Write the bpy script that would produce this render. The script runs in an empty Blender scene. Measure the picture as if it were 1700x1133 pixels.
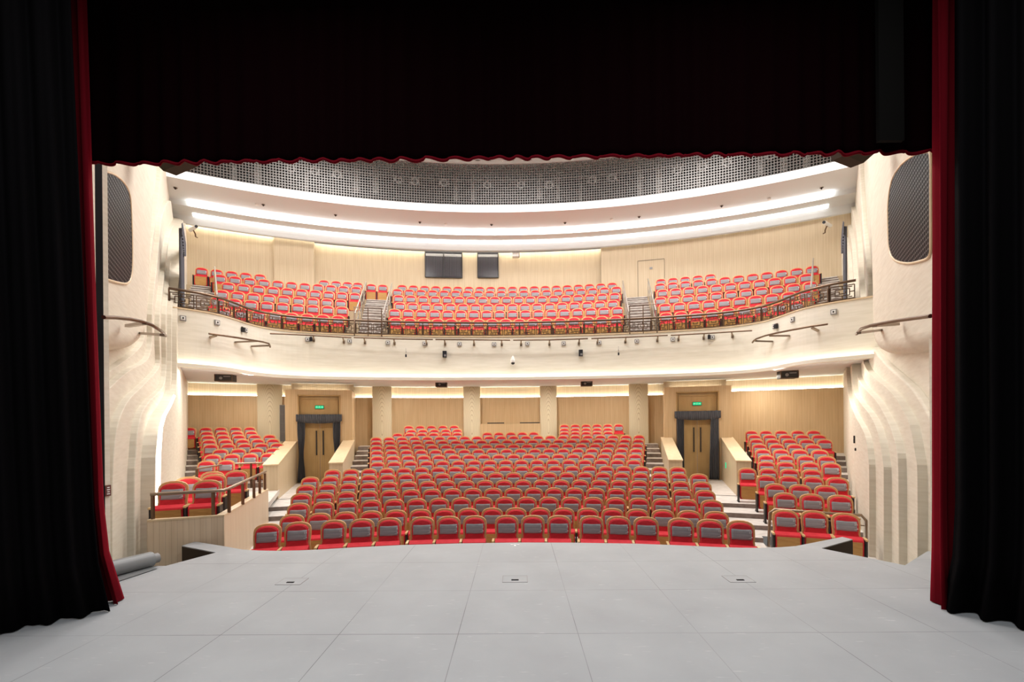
import bpy, math, random
from mathutils import Vector, Matrix
random.seed(7)
rad = math.radians
S = bpy.context.scene
COL = S.collection

# ------------------------------------------------------------------ camera
# world origin = camera eye, 2.11 m above the stage boards; +Y looks into the house
FPX, HZ = 750.0, 709.0
YAW, ROLL = rad(0.535), rad(0.5)
fw = Vector((-math.sin(YAW), math.cos(YAW), 0)); rt0 = Vector((math.cos(YAW), math.sin(YAW), 0)); up0 = Vector((0, 0, 1))
UPV = up0*math.cos(ROLL) + rt0*math.sin(ROLL); RTV = rt0*math.cos(ROLL) - up0*math.sin(ROLL)
cam_d = bpy.data.cameras.new('camera'); cam = bpy.data.objects.new('camera', cam_d); COL.objects.link(cam)
m = Matrix((RTV, UPV, -fw)).transposed().to_4x4(); cam.matrix_world = m
cam_d.sensor_width = 36; cam_d.lens = 36*FPX/1700; cam_d.shift_y = (HZ-566.5)/1700
cam_d.clip_start = 0.05; cam_d.clip_end = 200
S.camera = cam

# ------------------------------------------------------------------ world, exposure
W = bpy.data.worlds.new('world'); S.world = W; W.use_nodes = True
W.node_tree.nodes['Background'].inputs[0].default_value = (1, .97, .93, 1)
W.node_tree.nodes['Background'].inputs[1].default_value = 0.14
S.view_settings.view_transform = 'Standard'; S.view_settings.look = 'None'
S.view_settings.exposure = 0.12; S.view_settings.gamma = 1; S.view_settings.use_curve_mapping = False

def area(name, loc, rot, sx, sy, power, col=(1, .93, .85), spread=180):
    l = bpy.data.lights.new(name, 'AREA'); l.shape = 'RECTANGLE'; l.size = sx; l.size_y = sy
    l.energy = power; l.color = col; l.spread = rad(spread)
    o = bpy.data.objects.new(name, l); COL.objects.link(o); o.location = loc; o.rotation_euler = rot
    return o
Z0 = -2.11                                             # stage level
CX, CY = -0.3, -7.0                                    # centre of the curved rows
def pol(R, a): return (CX+R*math.sin(a), CY+R*math.cos(a))
# house lights set in the auditorium ceiling
for x, y in ((-5.5, 13.2), (0, 12.5), (5.0, 13.2), (-7.5, 16.5), (0, 16.5), (7, 16.5)):
    area('house_light', (x, y, 11.6), (0, 0, 0), 3.0, 1.2, 400, (1, .975, .95))
# fill lights added under the balcony to brighten the rear stalls
for a in (-23, -10.5, -4, 3.5, 10, 22.5):
    for R in (26.6, 28.6):
        x, y = pol(R, rad(a)); area('soffit_fill_light', (x, y, 1.87 if R < 27 else 1.94), (0, 0, 0), .3, .3, 46, (1, .93, .82))
for sx in (-1, 1):                                      # more added fill, for the dark ends of the balcony underside
    area('soffit_fill_light', (sx*9.0-.15, 15.2, 1.80), (rad(-25), 0, 0), .4, .4, 45, (1, .95, .88))
    area('soffit_fill_light', (sx*9.6-.15, 13.6, 1.80), (0, 0, 0), .3, .3, 22, (1, .95, .88))
for a in (-17.2, 16.9):  # weaker added fill in front of the two doorways
    x, y = pol(25.2, rad(a)); area('soffit_fill_light', (x, y, 1.80), (0, 0, 0), .3, .3, 34, (1, .93, .82))
# stage working lights over the boards
for x in (-2.6, 2.6):
    area('stage_work_light', (x, 3.0, 6.0), (0, 0, 0), 2.0, 1.6, 108, (.94, .97, 1), 155)

# ------------------------------------------------------------------ helpers
def ray(px, py):
    return fw + RTV*((px-850)/FPX) + UPV*((HZ-py)/FPX)
def at_y(px, py, Y):
    d = ray(px, py); return d*(Y/d.y)
def at_z(px, py, Z):
    d = ray(px, py); return d*(Z/d.z)
def at_R(px, py, R):                                   # hit of a ray with the cylinder of radius R about (CX, CY)
    d = ray(px, py); A = d.x**2+d.y**2; B = -2*(d.x*CX+d.y*CY); C = CX*CX+CY*CY-R*R
    return d*((-B+math.sqrt(B*B-4*A*C))/(2*A))
def ang(px, py, R):
    p = at_R(px, py, R); return math.atan2(p.x-CX, p.y-CY)

class MB:
    def __init__(s): s.v = []; s.f = []; s.uv = []; s.mi = []; s.m = 0; s.smooth = []
    def add(s, vs, fs, uvs=None, sm=False):
        b = len(s.v); s.v += [tuple(p) for p in vs]
        for i, f in enumerate(fs):
            s.f.append(tuple(b+k for k in f)); s.mi.append(s.m); s.smooth.append(sm)
            s.uv.append(uvs[i] if uvs else None)
        return s
    def box(s, c, d, rz=0):
        hx, hy, hz = d[0]/2, d[1]/2, d[2]/2; cs, sn = math.cos(rz), math.sin(rz)
        vs = [(c[0]+x*cs-y*sn, c[1]+x*sn+y*cs, c[2]+z) for z in (-hz, hz) for x, y in ((-hx, -hy), (hx, -hy), (hx, hy), (-hx, hy))]
        return s.add(vs, [(3, 2, 1, 0), (4, 5, 6, 7), (0, 1, 5, 4), (1, 2, 6, 5), (2, 3, 7, 6), (3, 0, 4, 7)])
    def bar(s, a, b, w, h=None):                       # square bar from a to b
        a, b = Vector(a), Vector(b); h = h or w; t = (b-a).normalized()
        u = Vector((0, 0, 1)) if abs(t.z) < .9 else Vector((1, 0, 0))
        n = t.cross(u).normalized(); u = n.cross(t).normalized()
        vs = [p+n*sx*w/2+u*sy*h/2 for p in (a, b) for sx, sy in ((-1, -1), (1, -1), (1, 1), (-1, 1))]
        return s.add(vs, [(0, 1, 2, 3), (7, 6, 5, 4), (0, 4, 5, 1), (1, 5, 6, 2), (2, 6, 7, 3), (3, 7, 4, 0)])
    def tube(s, pts, r, n=8, cap=True):
        pts = [Vector(p) for p in pts]; rings = []
        ref = None
        for i, p in enumerate(pts):
            t = (pts[min(i+1, len(pts)-1)]-pts[max(i-1, 0)]).normalized()
            if ref is None:
                ref = Vector((0, 0, 1)) if abs(t.z) < .9 else Vector((1, 0, 0))
            nn = t.cross(ref).normalized(); uu = nn.cross(t).normalized(); ref = uu
            rr = r[i] if isinstance(r, (list, tuple)) else r
            rings.append([p+nn*math.cos(k*2*math.pi/n)*rr+uu*math.sin(k*2*math.pi/n)*rr for k in range(n)])
        vs = [q for R in rings for q in R]; fs = []
        for i in range(len(pts)-1):
            for k in range(n):
                k2 = (k+1) % n; fs.append((i*n+k, i*n+k2, (i+1)*n+k2, (i+1)*n+k))
        s.add(vs, fs, sm=True)
        if cap:
            s.add(rings[0], [tuple(range(n))]); s.add(rings[-1], [tuple(range(n))[::-1]])
        return s
    def prism(s, poly, f0, f1):                        # poly: any list, f0/f1 map an item to the two faces
        n = len(poly); vs = [f0(p) for p in poly]+[f1(p) for p in poly]
        fs = [tuple(range(n))[::-1], tuple(range(n, 2*n))]+[(i, (i+1) % n, n+(i+1) % n, n+i) for i in range(n)]
        return s.add(vs, fs)
    def ext(s, poly, z0, z1):
        return s.prism(poly, lambda p: (p[0], p[1], z0), lambda p: (p[0], p[1], z1))
    def sweep(s, prof, a0, a1, n=48, cap=True, closed=True, sm=False):     # prof [(R,z)] around the rows' centre
        m_ = len(prof); vs = []; fs = []; uvs = []
        for i in range(n+1):
            a = a0+(a1-a0)*i/n
            for R, z in prof:
                x, y = pol(R, a); vs.append((x, y, z))
        L = [0]
        for k in range(m_): q = prof[(k+1) % m_]; L.append(L[-1]+math.hypot(q[0]-prof[k][0], q[1]-prof[k][1]))
        for i in range(n):
            A0 = a0+(a1-a0)*i/n; A1 = a0+(a1-a0)*(i+1)/n
            for k in range(m_ if closed else m_-1):
                k2 = (k+1) % m_; Rm = prof[k][0]
                fs.append((i*m_+k, (i+1)*m_+k, (i+1)*m_+k2, i*m_+k2))
                uvs.append(((A0*Rm, prof[k][1]), (A1*Rm, prof[k][1]), (A1*Rm, prof[k2][1]+(0 if abs(prof[k2][1]-prof[k][1]) > .02 else prof[k2][0]-prof[k][0])), (A0*Rm, prof[k2][1]+(0 if abs(prof[k2][1]-prof[k][1]) > .02 else prof[k2][0]-prof[k][0]))))
        if cap and closed:
            for base in (0, n*m_):
                fs.append(tuple(base+k for k in range(m_)) if base == 0 else tuple(base+k for k in range(m_))[::-1])
                uvs.append(tuple(prof) if base == 0 else tuple(prof)[::-1])
        return s.add(vs, fs, uvs, sm)
    def wall(s, path, th, z0, z1, sm=False):           # vertical wall along an open xy path, thickness th to the left of travel
        P = [Vector((p[0], p[1])) for p in path]; n = len(P); off = []
        for i in range(n):
            t = (P[min(i+1, n-1)]-P[max(i-1, 0)]).normalized(); off.append(P[i]+Vector((-t.y, t.x))*th)
        L = [0]
        for i in range(n-1): L.append(L[-1]+(P[i+1]-P[i]).length)
        zz0 = z0 if callable(z0) else (lambda i: z0); zz1 = z1 if callable(z1) else (lambda i: z1)
        vs = []
        for i in range(n): vs += [(P[i].x, P[i].y, zz0(i)), (P[i].x, P[i].y, zz1(i)), (off[i].x, off[i].y, zz1(i)), (off[i].x, off[i].y, zz0(i))]
        fs = []; uvs = []
        for i in range(n-1):
            for k in range(4):
                k2 = (k+1) % 4; fs.append((i*4+k, i*4+k2, (i+1)*4+k2, (i+1)*4+k))
                h = ((zz0(i), zz1(i)), (zz1(i), zz1(i)+th), (zz1(i), zz0(i)), (zz0(i), zz0(i)-th))[k]
                uvs.append(((L[i], h[0]), (L[i], h[1]), (L[i+1], h[1]), (L[i+1], h[0])))
        fs += [(3, 2, 1, 0), tuple((n-1)*4+k for k in range(4))]; uvs += [((0, z0 if not callable(z0) else 0), )*4]*2
        return s.add(vs, fs, uvs, sm)
    def build(s, name, mats, parent=None, **kw):
        me = bpy.data.meshes.new(name); me.from_pydata(s.v, [], s.f)
        if not isinstance(mats, (list, tuple)): mats = [mats]
        for mt in mats: me.materials.append(mt)
        me.polygons.foreach_set('material_index', s.mi); me.polygons.foreach_set('use_smooth', s.smooth)
        if any(u is not None for u in s.uv):
            l = me.uv_layers.new(name='UVMap'); k = 0
            for f, u in zip(s.f, s.uv):
                for j in range(len(f)):
                    l.data[k].uv = u[j] if u else (s.v[f[j]][0]+s.v[f[j]][1], s.v[f[j]][2]); k += 1
        me.update()
        o = bpy.data.objects.new(name, me); COL.objects.link(o)
        if parent: o.parent = parent
        return tag(o, **kw)
def tag(o, label=None, cat=None, group=None, kind=None):
    if label: o['label'] = label
    if cat: o['category'] = cat
    if group: o['group'] = group
    if kind: o['kind'] = kind
    return o
def empty(name, loc, rz=0, **kw):
    o = bpy.data.objects.new(name, None); COL.objects.link(o); o.location = loc; o.rotation_euler = (0, 0, rz); o.empty_display_size = .1
    return tag(o, **kw)
def struct(mb, name, mats): return mb.build(name, mats, kind='structure')

# ------------------------------------------------------------------ materials
def mat(name, col, rough=.6, metal=0, spec=.3):
    M = bpy.data.materials.new(name); M.use_nodes = True; b = M.node_tree.nodes['Principled BSDF']
    b.inputs['Base Color'].default_value = (*col, 1); b.inputs['Roughness'].default_value = rough
    b.inputs['Metallic'].default_value = metal; b.inputs['Specular IOR Level'].default_value = spec
    return M
def nodes(M): return M.node_tree.nodes, M.node_tree.links, M.node_tree.nodes['Principled BSDF']
def noisy(M, c1, c2, scale=4, stretch=(1, 1, 1), coord='Object', detail=4, bump=0, lo=.3, hi=.7):
    N, L, b = nodes(M); tc = N.new('ShaderNodeTexCoord'); mp = N.new('ShaderNodeMapping'); mp.inputs['Scale'].default_value = stretch
    nz = N.new('ShaderNodeTexNoise'); nz.inputs['Scale'].default_value = scale; nz.inputs['Detail'].default_value = detail
    cr = N.new('ShaderNodeValToRGB'); cr.color_ramp.elements[0].color = (*c1, 1); cr.color_ramp.elements[1].color = (*c2, 1)
    cr.color_ramp.elements[0].position = lo; cr.color_ramp.elements[1].position = hi
    L.new(tc.outputs[coord], mp.inputs[0]); L.new(mp.outputs[0], nz.inputs['Vector']); L.new(nz.outputs['Fac'], cr.inputs[0])
    L.new(cr.outputs[0], b.inputs['Base Color'])
    if bump:
        bp = N.new('ShaderNodeBump'); bp.inputs['Strength'].default_value = bump; bp.inputs['Distance'].default_value = .01
        L.new(nz.outputs['Fac'], bp.inputs['Height']); L.new(bp.outputs[0], b.inputs['Normal'])
    return cr
def line_fac(M, axis_out, spacing, width, phase=0):
    N, L, b = nodes(M)
    def mth(op, a, bb=None):
        n = N.new('ShaderNodeMath'); n.operation = op
        if isinstance(a, (int, float)): n.inputs[0].default_value = a
        else: L.new(a, n.inputs[0])
        if bb is not None:
            if isinstance(bb, (int, float)): n.inputs[1].default_value = bb
            else: L.new(bb, n.inputs[1])
        return n.outputs[0]
    d = mth('FRACT', mth('DIVIDE', mth('ADD', axis_out, phase), spacing))
    return mth('LESS_THAN', d, width/spacing), mth
def over(M, fac, col, strength=1):
    N, L, b = nodes(M); old = b.inputs['Base Color'].links[0].from_socket if b.inputs['Base Color'].links else None
    mx = N.new('ShaderNodeMix'); mx.data_type = 'RGBA'
    if old: L.new(old, mx.inputs['A'])
    else: mx.inputs['A'].default_value = b.inputs['Base Color'].default_value
    mx.inputs['B'].default_value = (*col, 1)
    mu = N.new('ShaderNodeMath'); mu.operation = 'MULTIPLY'; L.new(fac, mu.inputs[0]); mu.inputs[1].default_value = strength
    L.new(mu.outputs[0], mx.inputs['Factor']); L.new(mx.outputs['Result'], b.inputs['Base Color'])
def wood(name, c1, c2, spacing=.10, dark=(.32, .2, .1), strength=.35, rough=.45):
    M = mat(name, c1, rough); noisy(M, c1, c2, 1.0, (9, .6, 1), 'UV', 5)
    N, L, b = nodes(M); tc = N.new('ShaderNodeTexCoord'); sp = N.new('ShaderNodeSeparateXYZ'); L.new(tc.outputs['UV'], sp.inputs[0])
    f, _ = line_fac(M, sp.outputs[0], spacing, .008); over(M, f, dark, strength); return M
def emit(name, col, st):
    M = mat(name, (.8, .8, .8)); b = M.node_tree.nodes['Principled BSDF']
    b.inputs['Emission Color'].default_value = (*col, 1); b.inputs['Emission Strength'].default_value = st; return M

m_plaster = mat('cream_plaster', (.72, .65, .53), .7); noisy(m_plaster, (.66, .60, .49), (.74, .69, .58), 2.2, (1, 1, 9), 'Object', 5, .12)
m_fascia = mat('cream_veneer', (.78, .71, .55), .55); noisy(m_fascia, (.77, .73, .62), (.86, .82, .72), 1.4, (1, 1, 10), 'Object', 5)
m_ceil = mat('ceiling_paint', (.73, .76, .77), .8)
m_white = mat('white_paint', (.85, .84, .82), .6)
m_woodwall = wood('oak_slat_veneer', (.60, .42, .24), (.68, .50, .30))
m_woodwall2 = wood('oak_slat_veneer_pale', (.58, .46, .31), (.65, .53, .37), .1)
m_column = mat('figured_veneer', (.66, .54, .34), .45)
def fig():
    N, L, b = nodes(m_column); tc = N.new('ShaderNodeTexCoord'); mp = N.new('ShaderNodeMapping'); mp.inputs['Scale'].default_value = (2.6, 2.6, .5)
    wv = N.new('ShaderNodeTexWave'); wv.wave_type = 'RINGS'; wv.rings_direction = 'SPHERICAL'; wv.inputs['Scale'].default_value = 3.2; wv.inputs['Distortion'].default_value = 1.2; wv.inputs['Detail'].default_value = 2
    cr = N.new('ShaderNodeValToRGB'); cr.color_ramp.elements[0].color = (.55, .46, .31, 1); cr.color_ramp.elements[1].color = (.73, .65, .48, 1); cr.color_ramp.elements[1].position = .25
    L.new(tc.outputs['Object'], mp.inputs[0]); L.new(mp.outputs[0], wv.inputs['Vector']); L.new(wv.outputs['Color'], cr.inputs[0]); L.new(cr.outputs[0], b.inputs['Base Color'])
fig()
m_door = mat('oak_door', (.50, .32, .13), .4); noisy(m_door, (.46, .29, .12), (.55, .36, .16), 3, (1, 1, .3))
m_captop = mat('oak_capping', (.74, .58, .38), .35); noisy(m_captop, (.70, .54, .34), (.78, .62, .42), 3, (3, 1, 1))
m_shell = mat('bent_beech', (.62, .33, .12), .35); noisy(m_shell, (.60, .34, .14), (.70, .43, .20), 6, (1, 1, 3))
m_panel = mat('beech_underside', (.52, .28, .09), .4); noisy(m_panel, (.48, .25, .08), (.57, .32, .11), 5, (1, 1, 6))
m_red = mat('red_velvet', (.62, .022, .035), .75); noisy(m_red, (.56, .018, .03), (.66, .03, .045), 12)
m_cover = mat('grey_cover_cloth', (.22, .21, .23), .9); noisy(m_cover, (.25, .245, .265), (.36, .355, .38), 5, (.5, 1, 8), bump=.3)
m_dark = mat('charcoal_panel', (.035, .032, .032), .5)
m_arm = mat('beech_armrest', (.72, .50, .24), .3)
m_num = mat('white_print', (.85, .85, .85), .6)
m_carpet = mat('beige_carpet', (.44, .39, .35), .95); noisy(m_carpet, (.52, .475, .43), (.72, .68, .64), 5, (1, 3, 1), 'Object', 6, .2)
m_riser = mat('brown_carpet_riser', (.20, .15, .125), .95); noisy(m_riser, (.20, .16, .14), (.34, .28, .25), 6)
m_bronze = mat('bronze_metal', (.16, .105, .07), .35, .8)
m_bronze_l = mat('pale_bronze_metal', (.34, .26, .19), .35, .7)
m_steel = mat('brushed_steel', (.45, .43, .40), .35, .8)
m_black = mat('matt_black', (.006, .006, .007), .8, 0, .1)
m_blackbox = mat('black_housing', (.02, .02, .025), .5)
m_brown = mat('dark_brown_panel', (.035, .022, .012), .8)
m_stage = mat('grey_stage_board', (.47, .47, .47), .62, 0, .25)
def stage_mat():
    cr = noisy(m_stage, (.335, .345, .36), (.395, .41, .425), 1.3, (1, 1, 1), 'Object', 8, 0, .25, .75)
    N, L, b = nodes(m_stage); tc = N.new('ShaderNodeTexCoord'); sp = N.new('ShaderNodeSeparateXYZ'); L.new(tc.outputs['Object'], sp.inputs[0])
    nz = N.new('ShaderNodeTexNoise'); nz.inputs['Scale'].default_value = 6; nz.inputs['Detail'].default_value = 9
    mp = N.new('ShaderNodeMapping'); mp.inputs['Scale'].default_value = (1, 5, 1); mp.inputs['Rotation'].default_value = (0, 0, .25)
    L.new(tc.outputs['Object'], mp.inputs[0]); L.new(mp.outputs[0], nz.inputs['Vector'])
    gt = N.new('ShaderNodeMapRange'); gt.inputs[1].default_value = .66; gt.inputs[2].default_value = .78; L.new(nz.outputs['Fac'], gt.inputs[0])
    over(m_stage, gt.outputs[0], (.62, .61, .6), .55)
    n2 = N.new('ShaderNodeTexNoise'); n2.inputs['Scale'].default_value = .8; L.new(tc.outputs['Object'], n2.inputs['Vector'])
    g2 = N.new('ShaderNodeMapRange'); g2.inputs[1].default_value = .42; g2.inputs[2].default_value = .62; L.new(n2.outputs['Fac'], g2.inputs[0])
    fx, mth = line_fac(m_stage, sp.outputs[0], 1.22, .007, .61+.0035); fy, _ = line_fac(m_stage, sp.outputs[1], 1.222, .009, 1.22*6-7.03)
    f = mth('MULTIPLY', mth('MAXIMUM', fx, fy), mth('ADD', mth('MULTIPLY', g2.outputs[0], .6), .35))
    over(m_stage, f, (.12, .12, .12), .8)
stage_mat()
m_velvet = mat('red_house_curtain', (.13, .003, .008), .9, 0, .05)
m_velvet.node_tree.nodes['Principled BSDF'].inputs['Sheen Weight'].default_value = .3
m_velvet.node_tree.nodes['Principled BSDF'].inputs['Sheen Tint'].default_value = (.6, .02, .05, 1)
m_border = mat('dark_red_border', (.004, .0004, .0008), .95, 0, .02)
m_leg = mat('black_wool_serge', (.0045, .0040, .0045), .95, 0, .02)
m_grey_curtain = mat('grey_door_curtain', (.055, .055, .065), .9); noisy(m_grey_curtain, (.075, .077, .09), (.115, .117, .135), 4, (6, 6, .5))
m_green = emit('green_sign_face', (.01, .75, .33), .75)
m_green.node_tree.nodes['Principled BSDF'].inputs['Base Color'].default_value = (.0, .25, .1, 1)
m_strip = emit('led_strip', (1, .97, .94), 6.0)
m_strip_soft = emit('led_cove', (1, .93, .80), 11.0)
m_slot = emit('led_slot', (1, .95, .88), 3.0)
m_parapet = wood('oak_parapet_lightened', (.68, .53, .38), (.76, .62, .46), .09)  # the pale oak lightened, standing in for light on the parapet
m_glow = emit('cove_lip_glow', (1, .98, .96), 1.0)  # no lamp: glow given to the ceiling lip for the light washing it
m_vent = mat('vent_grey', (.3, .29, .29), .5, .3)

def screen_mat(name, wire, sp_, w, coord='UV'):
    M = mat(name, wire, .5, .3); N, L, b = nodes(M); M.blend_method = 'HASHED' if hasattr(M, 'blend_method') else None
    tc = N.new('ShaderNodeTexCoord'); sx = N.new('ShaderNodeSeparateXYZ'); L.new(tc.outputs[coord], sx.inputs[0])
    fx, mth = line_fac(M, sx.outputs[0], sp_, w); fy, _ = line_fac(M, sx.outputs[1], sp_, w)
    L.new(mth('MAXIMUM', fx, fy), b.inputs['Alpha']); return M
m_screen = screen_mat('wire_mesh_screen', (.22, .21, .205), .11, .032)
m_grille = screen_mat('speaker_grille_mesh', (.05, .05, .055), .085, .03)
m_bridge = mat('lighting_bridge_dark', (.10, .097, .095), .8)
m_post = mat('bridge_post_grey', (.5, .48, .46), .5)

# ------------------------------------------------------------------ stage
edge = [(-5.45, 6.95), (-5.16, 7.69), (-6.09, 8.15), (-6.07, 8.45), (-5.25, 8.08), (-4.82, 7.87), (-4.5, 7.80), (-4.16, 7.77), (-3.8, 7.79), (-3.45, 7.84),
        (-2.96, 7.95), (-2.1, 8.10), (-1.07, 8.19), (0, 8.23), (1.07, 8.19), (2.1, 8.10), (2.96, 7.95), (3.45, 7.84), (3.8, 7.79), (4.16, 7.77),
        (4.5, 7.80), (4.82, 7.87), (5.25, 8.08), (6.07, 8.49), (6.12, 8.3), (5.16, 7.72), (5.76, 6.77), (6.75, 7.5), (8, 7.5)]
b = MB(); b.ext([(8, -2.5), (-8, -2.5), (-8, 6.95)][::1]+edge, Z0-.018, Z0)
st = struct(b, 'floor', m_stage)
b = MB()
for i in range(len(edge)-2):                            # dark skirt under the board edge
    p, q = edge[i], edge[i+1]; b.add([(p[0], p[1]-.004, Z0-.016), (q[0], q[1]-.004, Z0-.016), (q[0], q[1]-.004, Z0-1.1), (p[0], p[1]-.004, Z0-1.1)], [(0, 1, 2, 3)])
struct(b, 'trim_1', m_brown)

def socket_cover(px, py, lab):
    p = at_z(px, py, Z0); r = empty('floor_socket_cover', (p.x, p.y, Z0), 0, label=lab, cat='floor socket')
    f = MB(); w, h = .34, .26
    for x0, y0, x1, y1 in ((-w/2, -h/2, w/2, -h/2), (-w/2, h/2, w/2, h/2), (-w/2, -h/2, -w/2, h/2), (w/2, -h/2, w/2, h/2)):
        f.bar((x0, y0, .002), (x1, y1, .002), .008, .004)
    f.build('cover_frame', m_vent, r); MB().box((0, 0, .002), (w-.01, h-.01, .003)).build('cover_plate', m_stage, r)
    MB().box((0, -.05, .006), (.1, .035, .006)).build('finger_slot', m_black, r)
socket_cover(485, 966, 'small hatch with dark finger slot set in stage boards, left of three')
socket_cover(855, 962, 'small hatch with dark finger slot set in stage boards, middle of three')
socket_cover(1226, 962, 'small hatch with dark finger slot set in stage boards, right of three')
p = at_z(855, 905, Z0)
b = MB(); b.box((p.x, p.y, Z0+.003), (.16, .03, .004)); b.box((p.x, p.y-.03, Z0+.003), (.035, .14, .004))
b.build('tape_mark', m_num, label='white tape cross stuck at the centre of the stage front edge', cat='tape mark')
# rolled dance mat beside the left curtain
r = empty('dance_mat_roll', (-5.75, 6.5, Z0), 0, label='grey rolled dance mat lying on stage beside the left curtain', cat='mat roll')
b = MB(); pts = [(-.38, -1.1, .125), (-.24, -.6, .12), (-.08, -.1, .12), (.1, .42, .115)]
b.tube(pts, [.135, .13, .12, .115], 18); b.build('rolled_mat', mat('mat_grey_vinyl', (.22, .23, .235), .35), r)
b = MB(); b.tube([(.06, .3, .115), (.14, .5, .115)], .075, 14); b.build('core_tube', mat('mat_core', (.25, .25, .25), .4), r)
b = MB(); b.add([(-.25, -1.0, .014), (.02, -1.1, .012), (.22, -.2, .012), (.3, .3, .012), (.12, .35, .014)], [(0, 1, 2, 3, 4)]); b.build('loose_flap', mat('mat_grey_vinyl_flap', (.2, .21, .215), .4), r)

# ------------------------------------------------------------------ proscenium jambs
for sgn, nm in ((-1, 'wall_proscenium_left'), (1, 'wall_proscenium_right')):
    b = MB(); x = 6.38*sgn
    b.box((x+sgn*1.2, 6.62, 4.5), (2.4, .82, 14.0)); struct(b, nm, m_plaster)
    b = MB(); b.box((x-sgn*.012, 6.83, 4.5), (.024, .17, 13.6)); b.build('fire_curtain_guide', m_black, label='tall black guide channel running up the %s proscenium jamb' % ('left' if sgn < 0 else 'right'), cat='guide channel')
p = at_y(172.5, 815, 6.98)
r = empty('fire_instruction_plate', (-6.37, 6.97, p.z), 0, label='small framed instruction plate low on the left proscenium jamb', cat='wall plate')
MB().box((0, 0, 0), (.03, .1, .17)).build('plate', mat('plate_brown', (.14, .05, .04), .5), r)
b = MB()
for k in range(4): b.box((.017, 0, -.05+k*.033), (.005, .05-.01*(k % 2), .014))
b.build('lettering', m_num, r)

# ------------------------------------------------------------------ curtains
def drape(name, path, z0, z1, mt, amp=.07, per=.24, label=None, cat=None, parent=None, hem=0, flare=0, topdx=0, seed=1, nz=14, thick=.012, sub=14):
    rnd = random.Random(seed); P = [Vector(p) for p in path]; L = [0]
    for i in range(len(P)-1): L.append(L[-1]+(P[i+1]-P[i]).length)
    n = max(8, int(L[-1]/per*sub)); ph = [rnd.uniform(0, 6.28) for _ in range(6)]
    vs = []; fs = []
    for i in range(n+1):
        d = L[-1]*i/n; k = 0
        while k < len(P)-2 and d > L[k+1]: k += 1
        t = (P[k+1]-P[k]).normalized(); q = P[k]+t*(d-L[k]); nn = Vector((-t.y, t.x))
        for j in range(nz+1):
            v = j/nz; z = z0+(z1-z0)*v
            w = math.sin(d/per*6.283+ph[0]+.5*math.sin(d/per*1.9+ph[1])+.15*math.sin(v*5+ph[2]))*(amp*(1+.35*math.sin(d*3.1+ph[3])))
            w += amp*.3*math.sin(d/per*14+ph[4]+v*2)
            fl = flare*max(0, 1-v*9)**1.5
            s_ = t*(topdx*v)+(-t*fl if i < n*.35 else Vector((0, 0)))*(1-i/(n*.35) if i < n*.35 else 0)
            e = q+nn*(w*(1+fl*2)-fl*.5)+s_
            zz = z+(hem*abs(math.sin(d/per*3.14159+ph[0]/2)) if j == 0 else 0)
            vs.append((e.x, e.y, zz))
    for i in range(n):
        for j in range(nz): fs.append((i*(nz+1)+j, (i+1)*(nz+1)+j, (i+1)*(nz+1)+j+1, i*(nz+1)+j+1))
    b = MB(); b.add(vs, fs, sm=True); o = b.build(name, mt, parent, label=label, cat=cat)
    s = o.modifiers.new('thickness', 'SOLIDIFY'); s.thickness = thick; s.offset = 0
    return o
drape('house_curtain', [(-4.98, 5.42), (-5.7, 5.62), (-6.9, 5.6)], Z0+.01, 6.4, m_velvet, .08, .22, 'gathered red velvet house curtain at the left edge of the stage opening', 'curtain', flare=.16, topdx=.28, seed=3)
drape('house_curtain', [(4.92, 5.36), (5.6, 5.62), (6.9, 5.6)], Z0+.01, 6.4, m_velvet, .08, .22, 'gathered red velvet house curtain at the right edge of the stage opening', 'curtain', flare=.22, topdx=.12, seed=5)
drape('masking_drape', [(-4.80, 5.12), (-5.3, 4.67), (-5.75, 4.2), (-6.9, 4.0)], Z0+.01, 6.2, m_leg, .07, .26, 'black masking drape in front of the left red curtain', 'stage drape', topdx=.22, flare=.1, seed=11)
drape('masking_drape', [(4.92, 5.14), (5.3, 4.6), (5.8, 4.2), (6.9, 4.0)], Z0+.01, 6.2, m_leg, .07, .26, 'black masking drape in front of the right red curtain', 'stage drape', topdx=.05, flare=.1, seed=12)
r = empty('valance', (0, 5.75, 3.4), 0, label='dark red velvet valance with scalloped hem hanging across the stage opening top', cat='valance')
def valance():
    n = 560; vs = []; vh = []; fs = []; hz = [3.43, 3.455, 3.53, 3.9, 5.0, 7.5]
    rnd = random.Random(4); cells = []; x = -7
    while x < 7: w = rnd.uniform(.2, .36); cells.append((x, w, rnd.uniform(.010, .024))); x += w
    for i in range(n+1):
        x = -7+14*i/n; c = [q for q in cells if q[0] <= x][-1]; t = (x-c[0])/c[1]
        sag = -c[2]*math.sin(min(1, t)*math.pi)**.6 - .02*t
        for k, z in enumerate(hz):
            y = -.03*math.sin(x*22+1.5*math.sin(x*3))*(1-.3*k/5)
            vs.append((x, y, z-3.4+(sag if k == 0 else sag*.6 if k == 1 else 0)))
    m_ = len(hz); lo = []; hi = []
    for i in range(n):
        for k in range(m_-1):
            f = (i*m_+k, (i+1)*m_+k, (i+1)*m_+k+1, i*m_+k+1); (lo if k == 0 else hi).append(f)
    a = MB(); a.add(vs, hi, sm=True); o1 = a.build('valance_cloth', m_border, r)
    a = MB(); a.add(vs, lo, sm=True); o2 = a.build('hem', m_velvet, r, label='scalloped hem coloured as lit red')  # brighter red than the cloth stands for house light catching the edge
    for o in (o1, o2): s = o.modifiers.new('t', 'SOLIDIFY'); s.thickness = .015; s.offset = 0
valance()
p = at_y(1478, 235, 5.5); q = Vector((0, 0, 5.44))
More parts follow.
